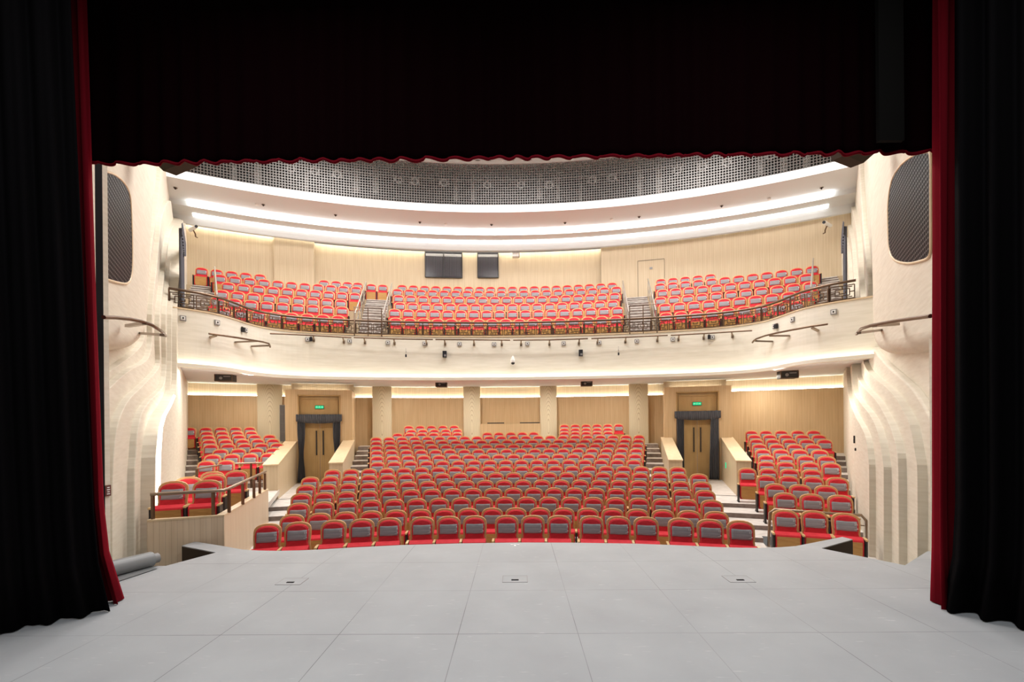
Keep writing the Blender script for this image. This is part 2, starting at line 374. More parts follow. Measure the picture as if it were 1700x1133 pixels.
b = MB(); b.box((p.x, 5.5, (p.z+q.z)/2), (.3, .05, q.z-p.z)); b.build('hanging_cloth', mat('masking_panel_grey', (.006, .0055, .005), .8, 0, .05), label='narrow dark grey panel hanging in front of the valance, upper right', cat='panel')
b = MB(); b.box((0, 5.5, 5.49), (9.4, .12, .1)); b.build('curtain_track', m_black, label='black curtain track above the valance', cat='curtain track')

# ------------------------------------------------------------------ side walls: layered plaster contours
import bmesh
WL = (-6.474, 7.03, -.685, .30, .66); WR = (6.19, 7.03, .688, .45, .61)      # x, y, slope, bend near the stage, offset of the outermost layer
class Plane:
    def __init__(s, W_):
        d = Vector((W_[2], 1, 0)).normalized(); s.o = Vector((W_[0], W_[1], 0)); s.d = d; s.B = W_[3]; s.T = W_[4]
        s.n = Vector((d.y, -d.x, 0)) if W_[0] < 0 else Vector((-d.y, d.x, 0))
    def bend(s, u): return s.B*max(0, 1-u/9)**2+(.0010*max(0, u-8.5)**2 if s.o.x < 0 else 0)
    def hit(s, px, py, t, smax=17.2):
        r_ = ray(px, py); prev = None; N = 600
        for i in range(N+1):
            u = -2.2+(smax+2.2)*i/N; x, y, _ = s.pt(u, 0, t); c = x*r_.y-y*r_.x
            if prev is not None and c*prev[1] <= 0:
                f = prev[1]/(prev[1]-c) if prev[1] != c else 0; u = prev[0]+(u-prev[0])*f; y = s.pt(u, 0, t)[1]; return (u, r_.z*y/r_.y)
            prev = (u, c)
        return (smax, r_.z*s.pt(smax, 0, t)[1]/r_.y)
    def pt(s, u, z, t): q = s.o+s.d*u+s.n*(t-s.bend(u)); return (q.x, q.y, z)
    def ang(s, R):                                      # polar angle at which the outermost layer meets radius R
        best = None
        for i in range(900):
            u = i*.02; x, y, _ = s.pt(u, 0, s.T)
            if math.hypot(x-CX, y-CY) > R: return math.atan2(x-CX, y-CY)
        return math.atan2(x-CX, y-CY)
def umesh(o, P_):                                       # o's mesh is laid out in (u, z, t): slice it and wrap it on the curved wall
    bm = bmesh.new(); bm.from_mesh(o.data)
    for k in range(-4, 19):
        bmesh.ops.bisect_plane(bm, geom=bm.verts[:]+bm.edges[:]+bm.faces[:], plane_co=(k*.5, 0, 0), plane_no=(1, 0, 0))
    for v in bm.verts: v.co = Vector(P_.pt(v.co.x, v.co.y, v.co.z))
    bmesh.ops.recalc_face_normals(bm, faces=bm.faces[:])
    bm.to_mesh(o.data); bm.free(); o.data.update(); return o
PL, PR = Plane(WL), Plane(WR)
ZB, ZT = -3.9, 12.2
for P_, nm in ((PL, 'wall_left'), (PR, 'wall_right')):
    b = MB(); b.prism([(-1.2, ZB), (17.6, ZB), (17.6, ZT), (-1.2, ZT)], lambda p: (p[0], p[1], 0), lambda p: (p[0], p[1], -.3)); umesh(struct(b, nm, m_plaster), P_)
CL = [
 [(268, 240), (267, 285), (262, 330), (256, 380), (249, 435), (245.5, 480), (241, 523), (240, 555), (236, 573), (222, 588), (206, 600), (176, 622), (160, 634)],
 [(284, 334), (279, 335), (276, 340), (271, 352), (267, 370), (265, 393), (262, 425), (257, 473), (252.5, 523), (253, 560), (249, 590), (238, 603), (219, 613), (200, 628), (176, 651), (160, 668)],
 [(298, 356), (290, 372), (283, 384.5), (278, 405), (275, 435), (271, 473), (265.5, 523), (265, 566), (266, 598), (263, 612), (250, 628), (232, 646), (216, 662), (203, 685), (195, 710), (190, 750), (187.5, 800), (187, 860), (187, 960)],
 [(300, 362), (294, 378), (288, 405), (284, 435), (280, 480), (276, 523), (276, 570), (276.5, 605), (274, 634), (266, 650), (250, 665), (236, 687), (229, 720), (226, 760), (224, 800), (224, 960)],
 [(304, 366), (299, 382), (294.5, 410), (292, 435), (288.5, 480), (285.5, 523), (285, 600), (283.5, 640), (281, 660), (272, 680), (262, 700), (253, 722), (248, 755), (246, 800), (246, 960)],
 [(308, 371), (304, 388), (301, 410), (299, 435), (296, 480), (294, 523), (293.5, 560), (293.5, 620), (292, 645), (288, 659), (280, 676), (271, 692), (264, 712), (258, 760), (257, 860), (257, 960)]]
CR = [
 [(1427, 240), (1427, 280), (1429, 325), (1433, 388), (1437, 431), (1440, 473), (1441, 523), (1446, 566), (1455, 587), (1471, 606), (1492, 625), (1514, 646), (1529, 668), (1542, 693), (1552, 720)],
 [(1396, 341), (1404, 336), (1411, 339), (1417, 356), (1422, 388), (1425, 431), (1427, 473), (1431, 523), (1432, 587), (1436, 608), (1448, 625), (1470, 643), (1487, 662), (1499, 682), (1510, 706), (1519, 753), (1523, 795), (1523, 960)],
 [(1394, 366), (1401, 365), (1407, 373), (1412, 393), (1415, 420), (1418, 473), (1421, 523), (1421.5, 608), (1425, 629.5), (1436, 646), (1453, 664), (1466, 685), (1478, 710), (1488, 745), (1491, 785), (1492, 960)],
 [(1392, 374), (1397, 376), (1402, 395), (1407.5, 431), (1409.5, 473), (1411, 523), (1413, 587), (1416, 640), (1419, 655), (1430, 672), (1442, 687), (1452, 705), (1460, 730), (1466, 770), (1467, 800), (1467, 960)],
 [(1385, 372), (1390, 374), (1395, 396), (1399, 431), (1402, 473), (1404, 523), (1404.5, 600), (1407, 645), (1411, 668), (1420, 692), (1429, 708), (1437, 727), (1441, 755), (1443, 795), (1443, 960)]]
def smooth_poly(pts, k=3):
    out = []
    for i in range(len(pts)-1):
        p0 = pts[max(i-1, 0)]; p1 = pts[i]; p2 = pts[i+1]; p3 = pts[min(i+2, len(pts)-1)]
        for j in range(k):
            t = j/k; out.append(tuple(.5*((2*p1[a])+(-p0[a]+p2[a])*t+(2*p0[a]-5*p1[a]+4*p2[a]-p3[a])*t*t+(-p0[a]+3*p1[a]-3*p2[a]+p3[a])*t**3) for a in (0, 1)))
    return out+[pts[-1]]
def contour(P_, curves, side, ts):
    for k, c in enumerate(curves):
        t = ts[k]; t0 = ts[k-1] if k else 0
        pts = [P_.hit(x, y, t) for x, y in smooth_poly(c)]
        pts = [(u, min(z, ZT)) for u, z in pts]
        poly = list(pts); last = poly[-1]
        if last[1] > -2.2: poly += [(last[0]-.05, last[1]-.3), (last[0]-.05, ZB)]
        else: poly += [(last[0], ZB)]
        poly += [(17.4, ZB), (17.4, pts[0][1] if k else ZT)]
        if k == 0: poly += [(pts[0][0], ZT)]
        b = MB(); b.prism(poly, lambda p: (p[0], p[1], t), lambda p: (p[0], p[1], -.02-.002*k))
        o = umesh(struct(b, 'wall_%s' % side, m_plaster), P_)
        bv = o.modifiers.new('bevel', 'BEVEL'); bv.width = .045; bv.segments = 3; bv.limit_method = 'ANGLE'; bv.angle_limit = rad(60)
contour(PL, CL, 'left', [.11, .22, .33, .44, .55, .66])
contour(PR, CR, 'right', [.13, .26, .38, .50, .61])

def pillow(P_, outline, t0, t1, w, rings=6):
    pts = [Vector(P_.hit(x, y, (t0+t1)/2)) for x, y in outline]
    n = len(pts); c = sum(pts, Vector((0, 0)))/n; b = MB(); vs = []
    for r_ in range(rings+1):
        th = r_/rings*math.pi/2; ins = w*(1-math.cos(th)); t = t0+(t1-t0)*math.sin(th)
        for i in range(n):
            a_, b_, c_ = pts[i-1], pts[i], pts[(i+1) % n]
            e1 = (b_-a_).normalized(); e2 = (c_-b_).normalized(); nn = Vector((-(e1+e2).y, (e1+e2).x)).normalized()
            if nn.dot(c-b_) < 0: nn = -nn
            q = b_+nn*ins; vs.append((q.x, q.y, t))
    fs = [(r_*n+i, r_*n+(i+1) % n, (r_+1)*n+(i+1) % n, (r_+1)*n+i) for r_ in range(rings) for i in range(n)]
    b.add(vs, fs, sm=True); b.add(vs[-n:], [tuple(range(n))], sm=True)
    return b
def bulge(P_, outline, grille, side, t1):
    umesh(struct(pillow(P_, smooth_poly(outline, 3), 0, t1, .3), 'wall_%s' % side, m_plaster), P_)
    g = smooth_poly(grille+[grille[0]], 4)[:-1]
    pts = [P_.hit(x, y, t1+.01) for x, y in g]
    root = empty('speaker_grille', (0, 0, 0), 0, label='tall rounded black mesh speaker grille high on the %s side wall' % side, cat='speaker grille')
    b = MB(); b.add([(u, z, t1+.016) for u, z in pts], [tuple(range(len(pts)))], [tuple(pts)]); umesh(b.build('mesh_panel', m_grille, root), P_)
    b = MB(); b.prism(pts, lambda p: (p[0], p[1], t1+.008), lambda p: (p[0], p[1], t1-.02)); umesh(b.build('backing', m_black, root), P_)
    b = MB(); b.tube([P_.pt(u, z, t1+.01) for u, z in pts+[pts[0]]], .022, 8, False); b.build('trim_ring', m_captop, root)
bulge(PL, [(100, 575), (178, 580), (200, 582), (218, 576), (230, 558), (235, 525), (237, 470), (241, 400), (247, 320), (251, 230), (252, 200), (200, 190), (100, 190), (100, 400), (100, 500)],
      [(173, 284), (177, 285), (190, 290), (205, 303), (215, 325), (218, 370), (219, 420), (218, 455), (212, 470), (198, 470), (177, 464), (173, 460), (172, 440), (172, 370), (172, 300)], 'left', .28)
bulge(PR, [(1610, 576), (1543, 583), (1510, 588), (1474, 588), (1463, 572), (1460, 540), (1459, 480), (1457, 400), (1453, 300), (1451, 200), (1500, 190), (1610, 190), (1610, 400), (1610, 500)],
      [(1544, 251), (1533, 253), (1520, 256), (1497, 273), (1481, 300), (1475, 340), (1475, 380), (1477, 415), (1486, 432), (1507, 437.5), (1527, 434), (1540, 429), (1545, 420), (1546, 400), (1546, 330), (1546, 270)], 'right', .30)

# glowing slot at the left contour end
b = MB()
us = [PL.hit(x, y, .66) for x, y in ((287, 655), (279, 672), (268, 690), (262, 710), (258, 760), (257, 860), (257, 935))]
for i in range(len(us)-1):
    (u0, z0_), (u1, z1_) = us[i], us[i+1]
    b.add([PL.pt(u0+.05, z0_, .67), PL.pt(u0+.65, z0_, .67), PL.pt(u1+.65, z1_, .67), PL.pt(u1+.05, z1_, .67)], [(0, 1, 2, 3)])
b.build('cove_light', m_slot, label='tall bright light slot behind the last contour of the left wall', cat='cove light')

# lighting booms on the side walls
def boom(P_, bar_px, brackets, side):
    root = empty('side_lighting_rail', (0, 0, 0), 0, label='bronze rail curving out on two brackets from the %s side wall' % side, cat='rail')
    pts = [P_.pt(*P_.hit(x, y, t), t) for x, y, t in bar_px]
    MB().tube(pts, .028, 8).build('rail', m_bronze, root)
    for (x0, y0, t0_), (x1, y1, t1_) in brackets:
        MB().bar(P_.pt(*P_.hit(x0, y0, t0_), t0_), P_.pt(*P_.hit(x1, y1, t1_), t1_), .07, .05).build('bracket', m_bronze_l, root)
boom(PL, [(172, 527, .55), (190, 527.5, .6), (215, 530, .7), (235, 534, .8), (252, 540, .9), (266, 549, .95), (275, 558, .85)],
     [((211, 541.5, .38), (240, 537, .83)), ((231, 553.5, .25), (269, 556.5, .9))], 'left')
boom(PR, [(1545, 525, .55), (1520, 528.5, .6), (1490, 532.5, .7), (1465, 537, .8), (1445, 541, .9), (1430, 546, .95), (1422, 555, .85)],
     [((1490, 538.5, .38), (1452, 541, .85)), ((1466, 548, .25), (1426, 553, .9))], 'right')

# ------------------------------------------------------------------ rows
ZTOP = [-1.892, -1.89, -1.78, -1.67, -1.558, -1.43, -1.31, -1.166, -1.02, -.861, -.712, -.554, -.40, -.239, -.077, .11]
RN = [16.6+.9*i for i in range(16)]
FL = [z-1.0 for z in ZTOP]
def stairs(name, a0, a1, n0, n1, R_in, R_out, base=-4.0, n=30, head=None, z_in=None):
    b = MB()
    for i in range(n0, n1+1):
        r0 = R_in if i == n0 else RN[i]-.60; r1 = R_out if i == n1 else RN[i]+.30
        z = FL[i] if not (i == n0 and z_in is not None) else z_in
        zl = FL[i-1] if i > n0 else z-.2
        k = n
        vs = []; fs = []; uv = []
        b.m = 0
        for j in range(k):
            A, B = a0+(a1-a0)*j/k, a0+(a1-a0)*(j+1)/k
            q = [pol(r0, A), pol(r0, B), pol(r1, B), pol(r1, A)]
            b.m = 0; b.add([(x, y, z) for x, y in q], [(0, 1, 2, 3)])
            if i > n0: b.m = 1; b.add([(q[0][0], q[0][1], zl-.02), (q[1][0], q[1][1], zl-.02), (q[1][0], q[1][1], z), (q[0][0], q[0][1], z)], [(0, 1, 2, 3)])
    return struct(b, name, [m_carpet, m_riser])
D = rad
stairs('floor', D(-19.1), D(19.0), 0, 6, 14.0, 23.0)
stairs('floor', D(-14.3), D(13.9), 7, 15, 22.3, 31.6, n=24)
for a0, a1 in ((-19.3, -14.6), (14.2, 19.2)):
    b = MB(); b.sweep([(22.9, FL[6]), (29.4, FL[6]), (29.4, FL[6]-.2), (22.9, FL[6]-.2)], D(a0), D(a1), 8); struct(b, 'floor', m_carpet)
stairs('floor', D(-33), D(-19.1), 8, 15, 23.2, 31.2, n=14)
b = MB()   # raised left box terrace
b.ext([(-5.85, 8.93), (-6.87, 12.5), pol(23.3, D(-19.1)), pol(23.3, D(-24)), pol(23.3, D(-31)), (-13, 12.6), (-9.0, 11.2), (-7.25, 9.25), (-6.78, 8.36)], FL[8]-.15, FL[8]); struct(b, 'floor', m_carpet)
stairs('floor', D(19.0), D(33), 3, 13, 18.9, 30.4, n=14)
b = MB(); b.sweep([(15.0, -2.89), (18.95, -2.89), (18.95, -4), (15.0, -4)], D(19.0), D(33), 10); struct(b, 'floor', m_carpet)

# ------------------------------------------------------------------ stalls walls, doors, columns
def arc(R, a0, a1, n=24): return [pol(R, a0+(a1-a0)*i/n) for i in range(n+1)]
WT = 1.56                                               # top of the panelled wall, light trough above
def stall_wall(R, a0, a1, n=24, mt=None):
    b = MB(); b.sweep([(R, -3.0), (R, WT), (R+.28, WT), (R+.28, -3.0)], a0, a1, n); struct(b, 'wall_rear', mt or m_woodwall)
    b = MB(); b.sweep([(R+.34, WT-.1), (R+.34, 2.35), (R+.6, 2.35), (R+.6, WT-.1)], a0, a1, n); struct(b, 'wall_rear', m_woodwall2)
    b = MB(); b.sweep([(R+.22, WT+.003), (R+.335, WT+.003), (R+.335, WT+.045), (R+.22, WT+.045)], a0, a1, n)
    b.build('cove_light', m_strip_soft, label='warm light trough along the top of the rear stalls wall, '+('centre part' if abs(a0+a1) < .1 else 'left part' if a0 < 0 else 'right part'), cat='cove light')
stall_wall(30.9, D(-15.2), D(14.95), 40)
stall_wall(30.6, D(-33), D(-19.35), 16)
stall_wall(29.9, D(19.1), D(33), 16)

def frame_at(R, a, z=0):                                # local frame facing the stage
    x, y = pol(R, a); return (x, y, z), -a
def doorway(a, side):
    (x, y, _), rz = frame_at(27.55, a)
    M = Matrix.Translation((x, y, 0)) @ Matrix.Rotation(rz, 4, 'Z')
    KX = .845; T = lambda p: tuple(M @ Vector((p[0]*KX, p[1], p[2])))
    w = 1.58; zb = FL[6]; zt_ = 1.66
    # box wall with an opening (three pieces in one mesh)
    b = MB()
    for x0, x1, z0, z1 in ((-w, -.98, zb, zt_), (.98, w, zb, zt_), (-.98, .98, 1.40, zt_)):
        c = [T(p) for p in ((x0, 0, z0), (x1, 0, z0), (x1, 0, z1), (x0, 0, z1))]; d = [T(p) for p in ((x0, .3, z0), (x1, .3, z0), (x1, .3, z1), (x0, .3, z1))]
        uv = ((x0, z0), (x1, z0), (x1, z1), (x0, z1))
        b.add(c+d, [(0, 1, 2, 3), (5, 4, 7, 6), (0, 3, 7, 4), (1, 5, 6, 2), (3, 2, 6, 7)], [uv, uv, ((0, z0), (0, z1), (.3, z1), (.3, z0)), ((0, z0), (.3, z0), (.3, z1), (0, z1)), uv])
    for sx in (-1, 1):                                  # return walls back to the rear wall
        c = [T((sx*w, .3, zb)), T((sx*w, 3.6, zb)), T((sx*w, 3.6, zt_)), T((sx*w, .3, zt_))]; b.add(c, [(0, 1, 2, 3)], [((0, zb), (3.3, zb), (3.3, zt_), (0, zt_))])
    b.add([T((-w, 0, zt_)), T((w, 0, zt_)), T((w, 3.6, zt_)), T((-w, 3.6, zt_))], [(0, 1, 2, 3)], [((0, 0), (1, 0), (1, 1), (0, 1))])
    struct(b, 'wall_door_%s' % side, m_woodwall)
    b = MB(); b.box((0, 1.38, 1.67+.0), (2*w*KX-.5, .04, .02)); o = b.build('cove_light', m_strip_soft, label='light trough above the %s stalls doorway box' % side, cat='cove light'); o.matrix_world = M
    b = MB(); b.add([T((-w, 1.5, zt_)), T((w, 1.5, zt_)), T((w, 1.5, 2.4)), T((-w, 1.5, 2.4))], [(0, 1, 2, 3)], [((0, 0), (3, 0), (3, 1), (0, 1))]); struct(b, 'wall_door_%s' % side, m_woodwall2)
    dr = empty('door_%s' % ('1' if side == 'left' else '2'), (x, y, 0), rz, kind='structure'); dr.scale = (KX, 1, 1)
    for sx in (-1, 1):
        MB().box((sx*.425, .16, (zb+.64)/2-.0), (.835, .05, .64-zb)).build('door_leaf', m_door, dr)
        h = MB(); h.box((sx*.16, .10, -.62), (.05, .05, 1.05)); h.box((sx*.16, .12, -.12), (.06, .04, .04)); h.box((sx*.16, .12, -1.12), (.06, .04, .04)); h.build('door_handle', m_dark, dr)
        g = MB(); g.box((sx*.12, .133, (zb+.64)/2), (.006, .004, .62-zb)); g.box((sx*.2, .133, (zb+.64)/2), (.006, .004, .62-zb)); g.build('inlay_strip', mat('inlay_dark', (.2, .12, .05), .4), dr)
    MB().box((0, .15, 1.01), (1.96, .06, .78)).build('transom_panel', m_door, dr)
    f = MB()
    for p, q in (((-.98, -.01, zb), (-.98, -.01, 1.42)), ((.98, -.01, zb), (.98, -.01, 1.42)), ((-1.01, -.01, 1.42), (1.01, -.01, 1.42)), ((-.86, .10, .62), (-.86, .10, 1.28)), ((.86, .10, .62), (.86, .10, 1.28)), ((-.86, .10, 1.28), (.86, .10, 1.28))): f.bar(p, q, .06, .05)
    f.build('door_frame', m_door, dr)
    sg = empty('exit_sign', T((0, .09, .92)), rz, label='small green exit sign glowing above the %s stalls door' % side, cat='exit sign')
    MB().box((0, 0, 0), (.36, .05, .15)).build('sign_housing', m_blackbox, sg)
    MB().box((0, -.027, 0), (.33, .008, .12)).build('sign_face', m_green, sg)
    g = MB()                                            # running figure between two arrows
    g.box((0, -.034, .03), (.022, .004, .02)); g.bar((0, -.034, .018), (-.01, -.034, -.012), .016, .004); g.bar((-.01, -.034, -.012), (.022, -.034, -.038), .01, .004); g.bar((-.01, -.034, -.012), (-.036, -.034, -.034), .01, .004); g.bar((.0, -.034, .012), (.026, -.034, .0), .008, .004); g.bar((0, -.034, .012), (-.026, -.034, .004), .008, .004)
    for sx in (-1, 1): g.box((sx*.085, -.034, 0), (.06, .004, .012)); g.add([(sx*.11, -.035, .025), (sx*.11, -.035, -.025), (sx*.145, -.035, 0)], [(0, 1, 2)])
    g.build('pictogram', m_num, sg)
    # gathered curtains and pelmet
    for sx in (-1, 1):
        root = None
        b = MB(); n = 60; nz = 16; vs = []
        z0c, z1c = zb+.03, .46; tied = side == 'left'
        for i in range(n+1):
            for j in range(nz+1):
                v = j/nz; wd = .36*(1-(.42*math.exp(-((v-.42)/.22)**2) if tied else 0)) if sx < 0 or not tied else .36*(1-.5*math.exp(-((v-.35)/.25)**2))
                if not tied and sx > 0: wd = .36+.10*(1-v)
                if not tied and sx < 0: wd = .34
                cx = sx*(1.0-.02); xx = cx-sx*wd*(i/n) if True else 0
                if tied: xx = sx*.80+(i/n-.5)*wd*1.0+sx*.03
                yy = -.12+.035*math.sin(i/n*2*math.pi*6+v)+.01*math.sin(i/n*31)
                vs.append(T((xx, yy, z0c+(z1c-z0c)*v)))
        b.add(vs, [(i*(nz+1)+j, (i+1)*(nz+1)+j, (i+1)*(nz+1)+j+1, i*(nz+1)+j+1) for i in range(n) for j in range(nz)], sm=True)
        o = b.build('door_curtain', m_grey_curtain, label='dark grey %s curtain hanging at the %s side of the %s stalls door' % ('tied' if tied else 'straight', 'left' if sx < 0 else 'right', side), cat='curtain')
        s_ = o.modifiers.new('t', 'SOLIDIFY'); s_.thickness = .01
    b = MB(); n = 120; vs = []
    for i in range(n+1):
        t = i/n*2-1; xx = 1.08*t
        for z in (.30-.09*(1-t*t) if abs(t) < .98 else .32, .42, .60):
            vs.append(T((xx, -.16+.016*math.sin(i*1.25)+(0 if abs(t) < .985 else .1), z)))
    b.add(vs, [(i*3+j, (i+1)*3+j, (i+1)*3+j+1, i*3+j+1) for i in range(n) for j in range(2)], sm=True)
    o = b.build('door_pelmet', m_grey_curtain, label='dark grey pleated pelmet across the top of the %s stalls door' % side, cat='pelmet')
    s_ = o.modifiers.new('t', 'SOLIDIFY'); s_.thickness = .012
doorway(D(-17.2), 'left'); doorway(D(16.95), 'right')

def flank(a_in, a_out, side, pos):
    b = MB(); R0, R1 = 23.0, 27.7; w = .43
    ai = a_in; q0, q1 = Vector(pol(R0, ai)), Vector(pol(R1, ai)); t = (q1-q0).normalized(); nn = Vector((-t.y, t.x))*(1 if a_out < a_in else -1)*w
    P4 = [q0, q1, q1+nn, q0+nn]; zt = [-1.20, -.55, -.55, -1.20]
    vs = [(p.x, p.y, FL[6]) for p in P4]+[(p.x, p.y, z) for p, z in zip(P4, zt)]
    L = (q1-q0).length
    b.add(vs, [(0, 1, 5, 4), (1, 2, 6, 5), (2, 3, 7, 6), (3, 0, 4, 7)], [((0, 0), (L, 0), (L, 1.8), (0, 1.2)), ((0, 0), (w, 0), (w, 1), (0, 1)), ((L, 0), (0, 0), (0, 1.2), (L, 1.8)), ((0, 0), (w, 0), (w, 1), (0, 1))])
    r = empty('low_passage_wall', (0, 0, 0), 0, label='low oak wall with sloping top, %s side of the %s door passage' % (pos, side), cat='low wall')
    b.build('wall_body', m_woodwall2, r)
    nn2 = nn.normalized()*.02
    c = MB(); P5 = [q0-nn2-t*.02, q1-nn2, q1+nn+nn2, q0+nn+nn2-t*.02]
    c.add([(p.x, p.y, z+.002) for p, z in zip(P5, zt)]+[(p.x, p.y, z+.04) for p, z in zip(P5, zt)], [(3, 2, 1, 0), (4, 5, 6, 7), (0, 1, 5, 4), (1, 2, 6, 5), (2, 3, 7, 6), (3, 0, 4, 7)]); c.build('capping', m_captop, r)
flank(D(-19.1), D(-20.2), 'left', 'left'); flank(D(-15.2), D(-14), 'left', 'right')
flank(D(14.8), D(13.7), 'right', 'left'); flank(D(18.9), D(20), 'right', 'right')
p = at_y(1203.5, 773, 16.6)
b = MB(); b.box((p.x+.03, p.y, p.z), (.02, .14, .2), -D(18.9)); b.build('footlight', m_green, label='small green glowing sign low on the right passage wall', cat='floor sign')

def column(pxc, hw_px, side_lab, yref=690):
    a = ang(pxc, yref, 30.6); x, y = pol(30.55, a); w = hw_px*2/750*math.hypot(x, y)/math.cos(0)
    M_ = MB(); seg = 12; prof = []
    d_ = .34
    for i in range(seg+1):
        t = i/seg; prof.append((-w/2+w*t, -.04-.05*math.sin(math.pi*t)))
    prof += [(w/2, d_), (-w/2, d_)]
    cs, sn = math.cos(-a), math.sin(-a)
    M_.ext([(px_, py_) for px_, py_ in prof][::1], -1.9, 2.3)
    o = M_.build('column', m_column, kind='structure'); o.location = (x, y, 0); o.rotation_euler = (0, 0, -a)
    for k, sx in enumerate((-1, 1)):
        l = MB(); l.box((sx*(w/2+.012), -.03, .3), (.012, .02, 3.9)); s_ = l.build('edge_trim', m_captop, o)
for pc, hw in ((634.5, 14.5), (783.5, 13.5), (910.5, 13.5), (1060, 14.5), (448.5, 16)): column(pc, hw, '')

# centre rear: low control-desk front and shelves
a0, a1 = ang(797, 700, 30.4), ang(897, 700, 30.4)
b = MB(); b.sweep([(30.45, -2), (30.45, .16), (30.85, .16), (30.85, -2)], a0, a1, 8); b.build('control_desk_front', m_woodwall, label='low oak counter at the rear wall between the two middle columns', cat='counter')
for x0, x1, lab in ((809, 837, 'thin dark bar lamp on the rear oak counter, left one'), (863, 896, 'thin dark bar lamp on the rear oak counter, right one')):
    p, q = at_R(x0, 699.5, 30.5), at_R(x1, 699.5, 30.5); b = MB(); b.bar((p.x, p.y, .20), (q.x, q.y, .20), .06, .05); b.build('desk_lamp_bar', m_blackbox, label=lab, cat='lamp')
# vent grille left of the left doorway
p = at_R(469.5, 703, 30.3); r = empty('vent_grille', (p.x, p.y, 0), -ang(469, 703, 30.3), label='tall grey louvred vent beside the left stalls doorway', cat='vent')
b = MB(); z1v, z0v = at_R(469.5, 673, 30.3).z, at_R(469.5, 733, 30.3).z
b.box((0, .05, (z0v+z1v)/2), (.27, .02, z1v-z0v)); b.build('vent_backing', mat('vent_back', (.22, .2, .2), .6), r)
b = MB()
for i in range(7): b.box((-.12+.04*i, .02, (z0v+z1v)/2), (.012, .03, z1v-z0v))
for i in range(5): b.box((0, .01, z0v+(z1v-z0v)*i/4), (.27, .03, .02))
b.build('louvres', m_vent, r)

# left box: oak parapet with capping and bronze rail
r = empty('box_parapet', (0, 0, 0), 0, label='low oak parapet with bronze handrail around the left seating box', cat='parapet wall')
pp = [(-6.72, 8.14), (-5.62, 8.62), (-6.80, 12.3)]
b = MB(); b.wall([(p[0], p[1]) for p in pp], .12, -3.9, -1.665); b.build('parapet_panelling', m_parapet, r)
b = MB(); b.wall([(p[0]+.01, p[1]-.01) for p in pp], .15, -1.67, -1.64); b.build('capping', m_captop, r)
rp = [(-6.70, 8.2, -1.18), (-5.79, 8.60, -1.18), (-5.67, 8.68, -1.18), (-5.7, 8.85, -1.18), (-6.82, 12.2, -1.16)]
b = MB(); b.tube(rp, .032, 8); b.build('handrail', m_bronze_l, r)
for x, y in ((-6.68, 8.22), (-5.82, 8.60), (-5.68, 8.86), (-5.98, 9.8), (-6.26, 10.7), (-6.52, 11.4), (-6.78, 12.1)):
    MB().bar((x-.01, y+.02, -1.65), (x-.01, y+.02, -1.2), .045, .045).build('post', m_bronze, r)
r = empty('aisle_guard_rail', (0, 0, 0), 0, label='bronze guard rail behind the left box in front of the raised block', cat='rail')
pts = [(-9.55, 13.4, -1.17), (-9.62, 14.1, -1.17), (-9.75, 14.9, -1.17), (-9.6, 15.25, -1.17), (-9.1, 15.4, -1.17), (-8.5, 15.6, -1.17)]
MB().tube(pts, .028, 8).build('handrail', m_bronze_l, r)
for q in (pts[0], pts[3], pts[4], pts[5]): MB().bar((q[0], q[1], FL[8] if q is not pts[5] else FL[6]), (q[0], q[1], -1.18), .05, .05).build('post', m_bronze, r)
# right front rail
r = empty('metal_loop_rail', (0, 0, 0), 0, label='pale metal loop rail between the two nearest rows of the right block', cat='rail')
g = lambda x, y: tuple(at_y(x, y, 10.55 if x < 1300 else 10.0))
ya, yb = 10.75, 10.1
P1 = at_y(1276, 920, ya); P2 = at_y(1278, 852, ya); P3 = at_y(1286, 846, ya); P4 = at_y(1350, 851, (ya+yb)/2); P5 = at_y(1430, 856, yb); P6 = at_y(1439, 866, yb); P7 = at_y(1441, 905, yb)
P1.z = -2.88; P7.z = -2.88
MB().tube([P1, P2, P3, P4, P5, P6, P7], .033, 8).build('rail_tube', m_bronze_l, r)
MB().tube([P2*1.0+Vector((.05, 0, -.12)), P4+Vector((0, 0, -.14)), P6+Vector((-.05, 0, -.1))], .015, 6).build('lower_bar', m_bronze_l, r)

# ------------------------------------------------------------------ balcony
half = [(0, 17.6), (2.0, 17.53), (3.6, 17.38), (5.6, 17.03), (7.2, 16.6), (8.1, 16.15), (8.62, 15.6), (8.8, 15.0), (8.85, 14.4), (8.98, 13.8), (9.3, 13.3), (9.9, 12.75), (10.5, 12.3)]
fp = smooth_poly([(-.15-x, y) for x, y in half[::-1]]+[(-.15+x, y) for x, y in half[1:]], 5)
RIM = 3.51; FB = 1.87
b = MB(); b.wall(fp, .22, FB, RIM, sm=False); struct(b, 'balcony_front', m_fascia)
def off(path, d):
    P = [Vector(p) for p in path]; o = []
    for i in range(len(P)):
        t = (P[min(i+1, len(P)-1)]-P[max(i-1, 0)]).normalized(); o.append(P[i]+Vector((-t.y, t.x))*d)
    return [(p.x, p.y) for p in o]
b = MB(); b.wall(off(fp, -.03), .30, RIM, RIM+.035); struct(b, 'trim_2', m_captop)
b = MB(); b.wall(off(fp, -.16), .17, FB-.06, FB-.0); struct(b, 'trim_3', m_fascia)     # ledge that carries the light line
b = MB(); b.wall(off(fp, -.16), .02, FB, FB+.05); struct(b, 'trim_3', m_fascia)
b = MB(); b.wall(off(fp, -.10), .04, FB+.002, FB+.02); b.build('cove_light', m_strip_soft, label='warm light line hidden in the ledge along the balcony front', cat='cove light')
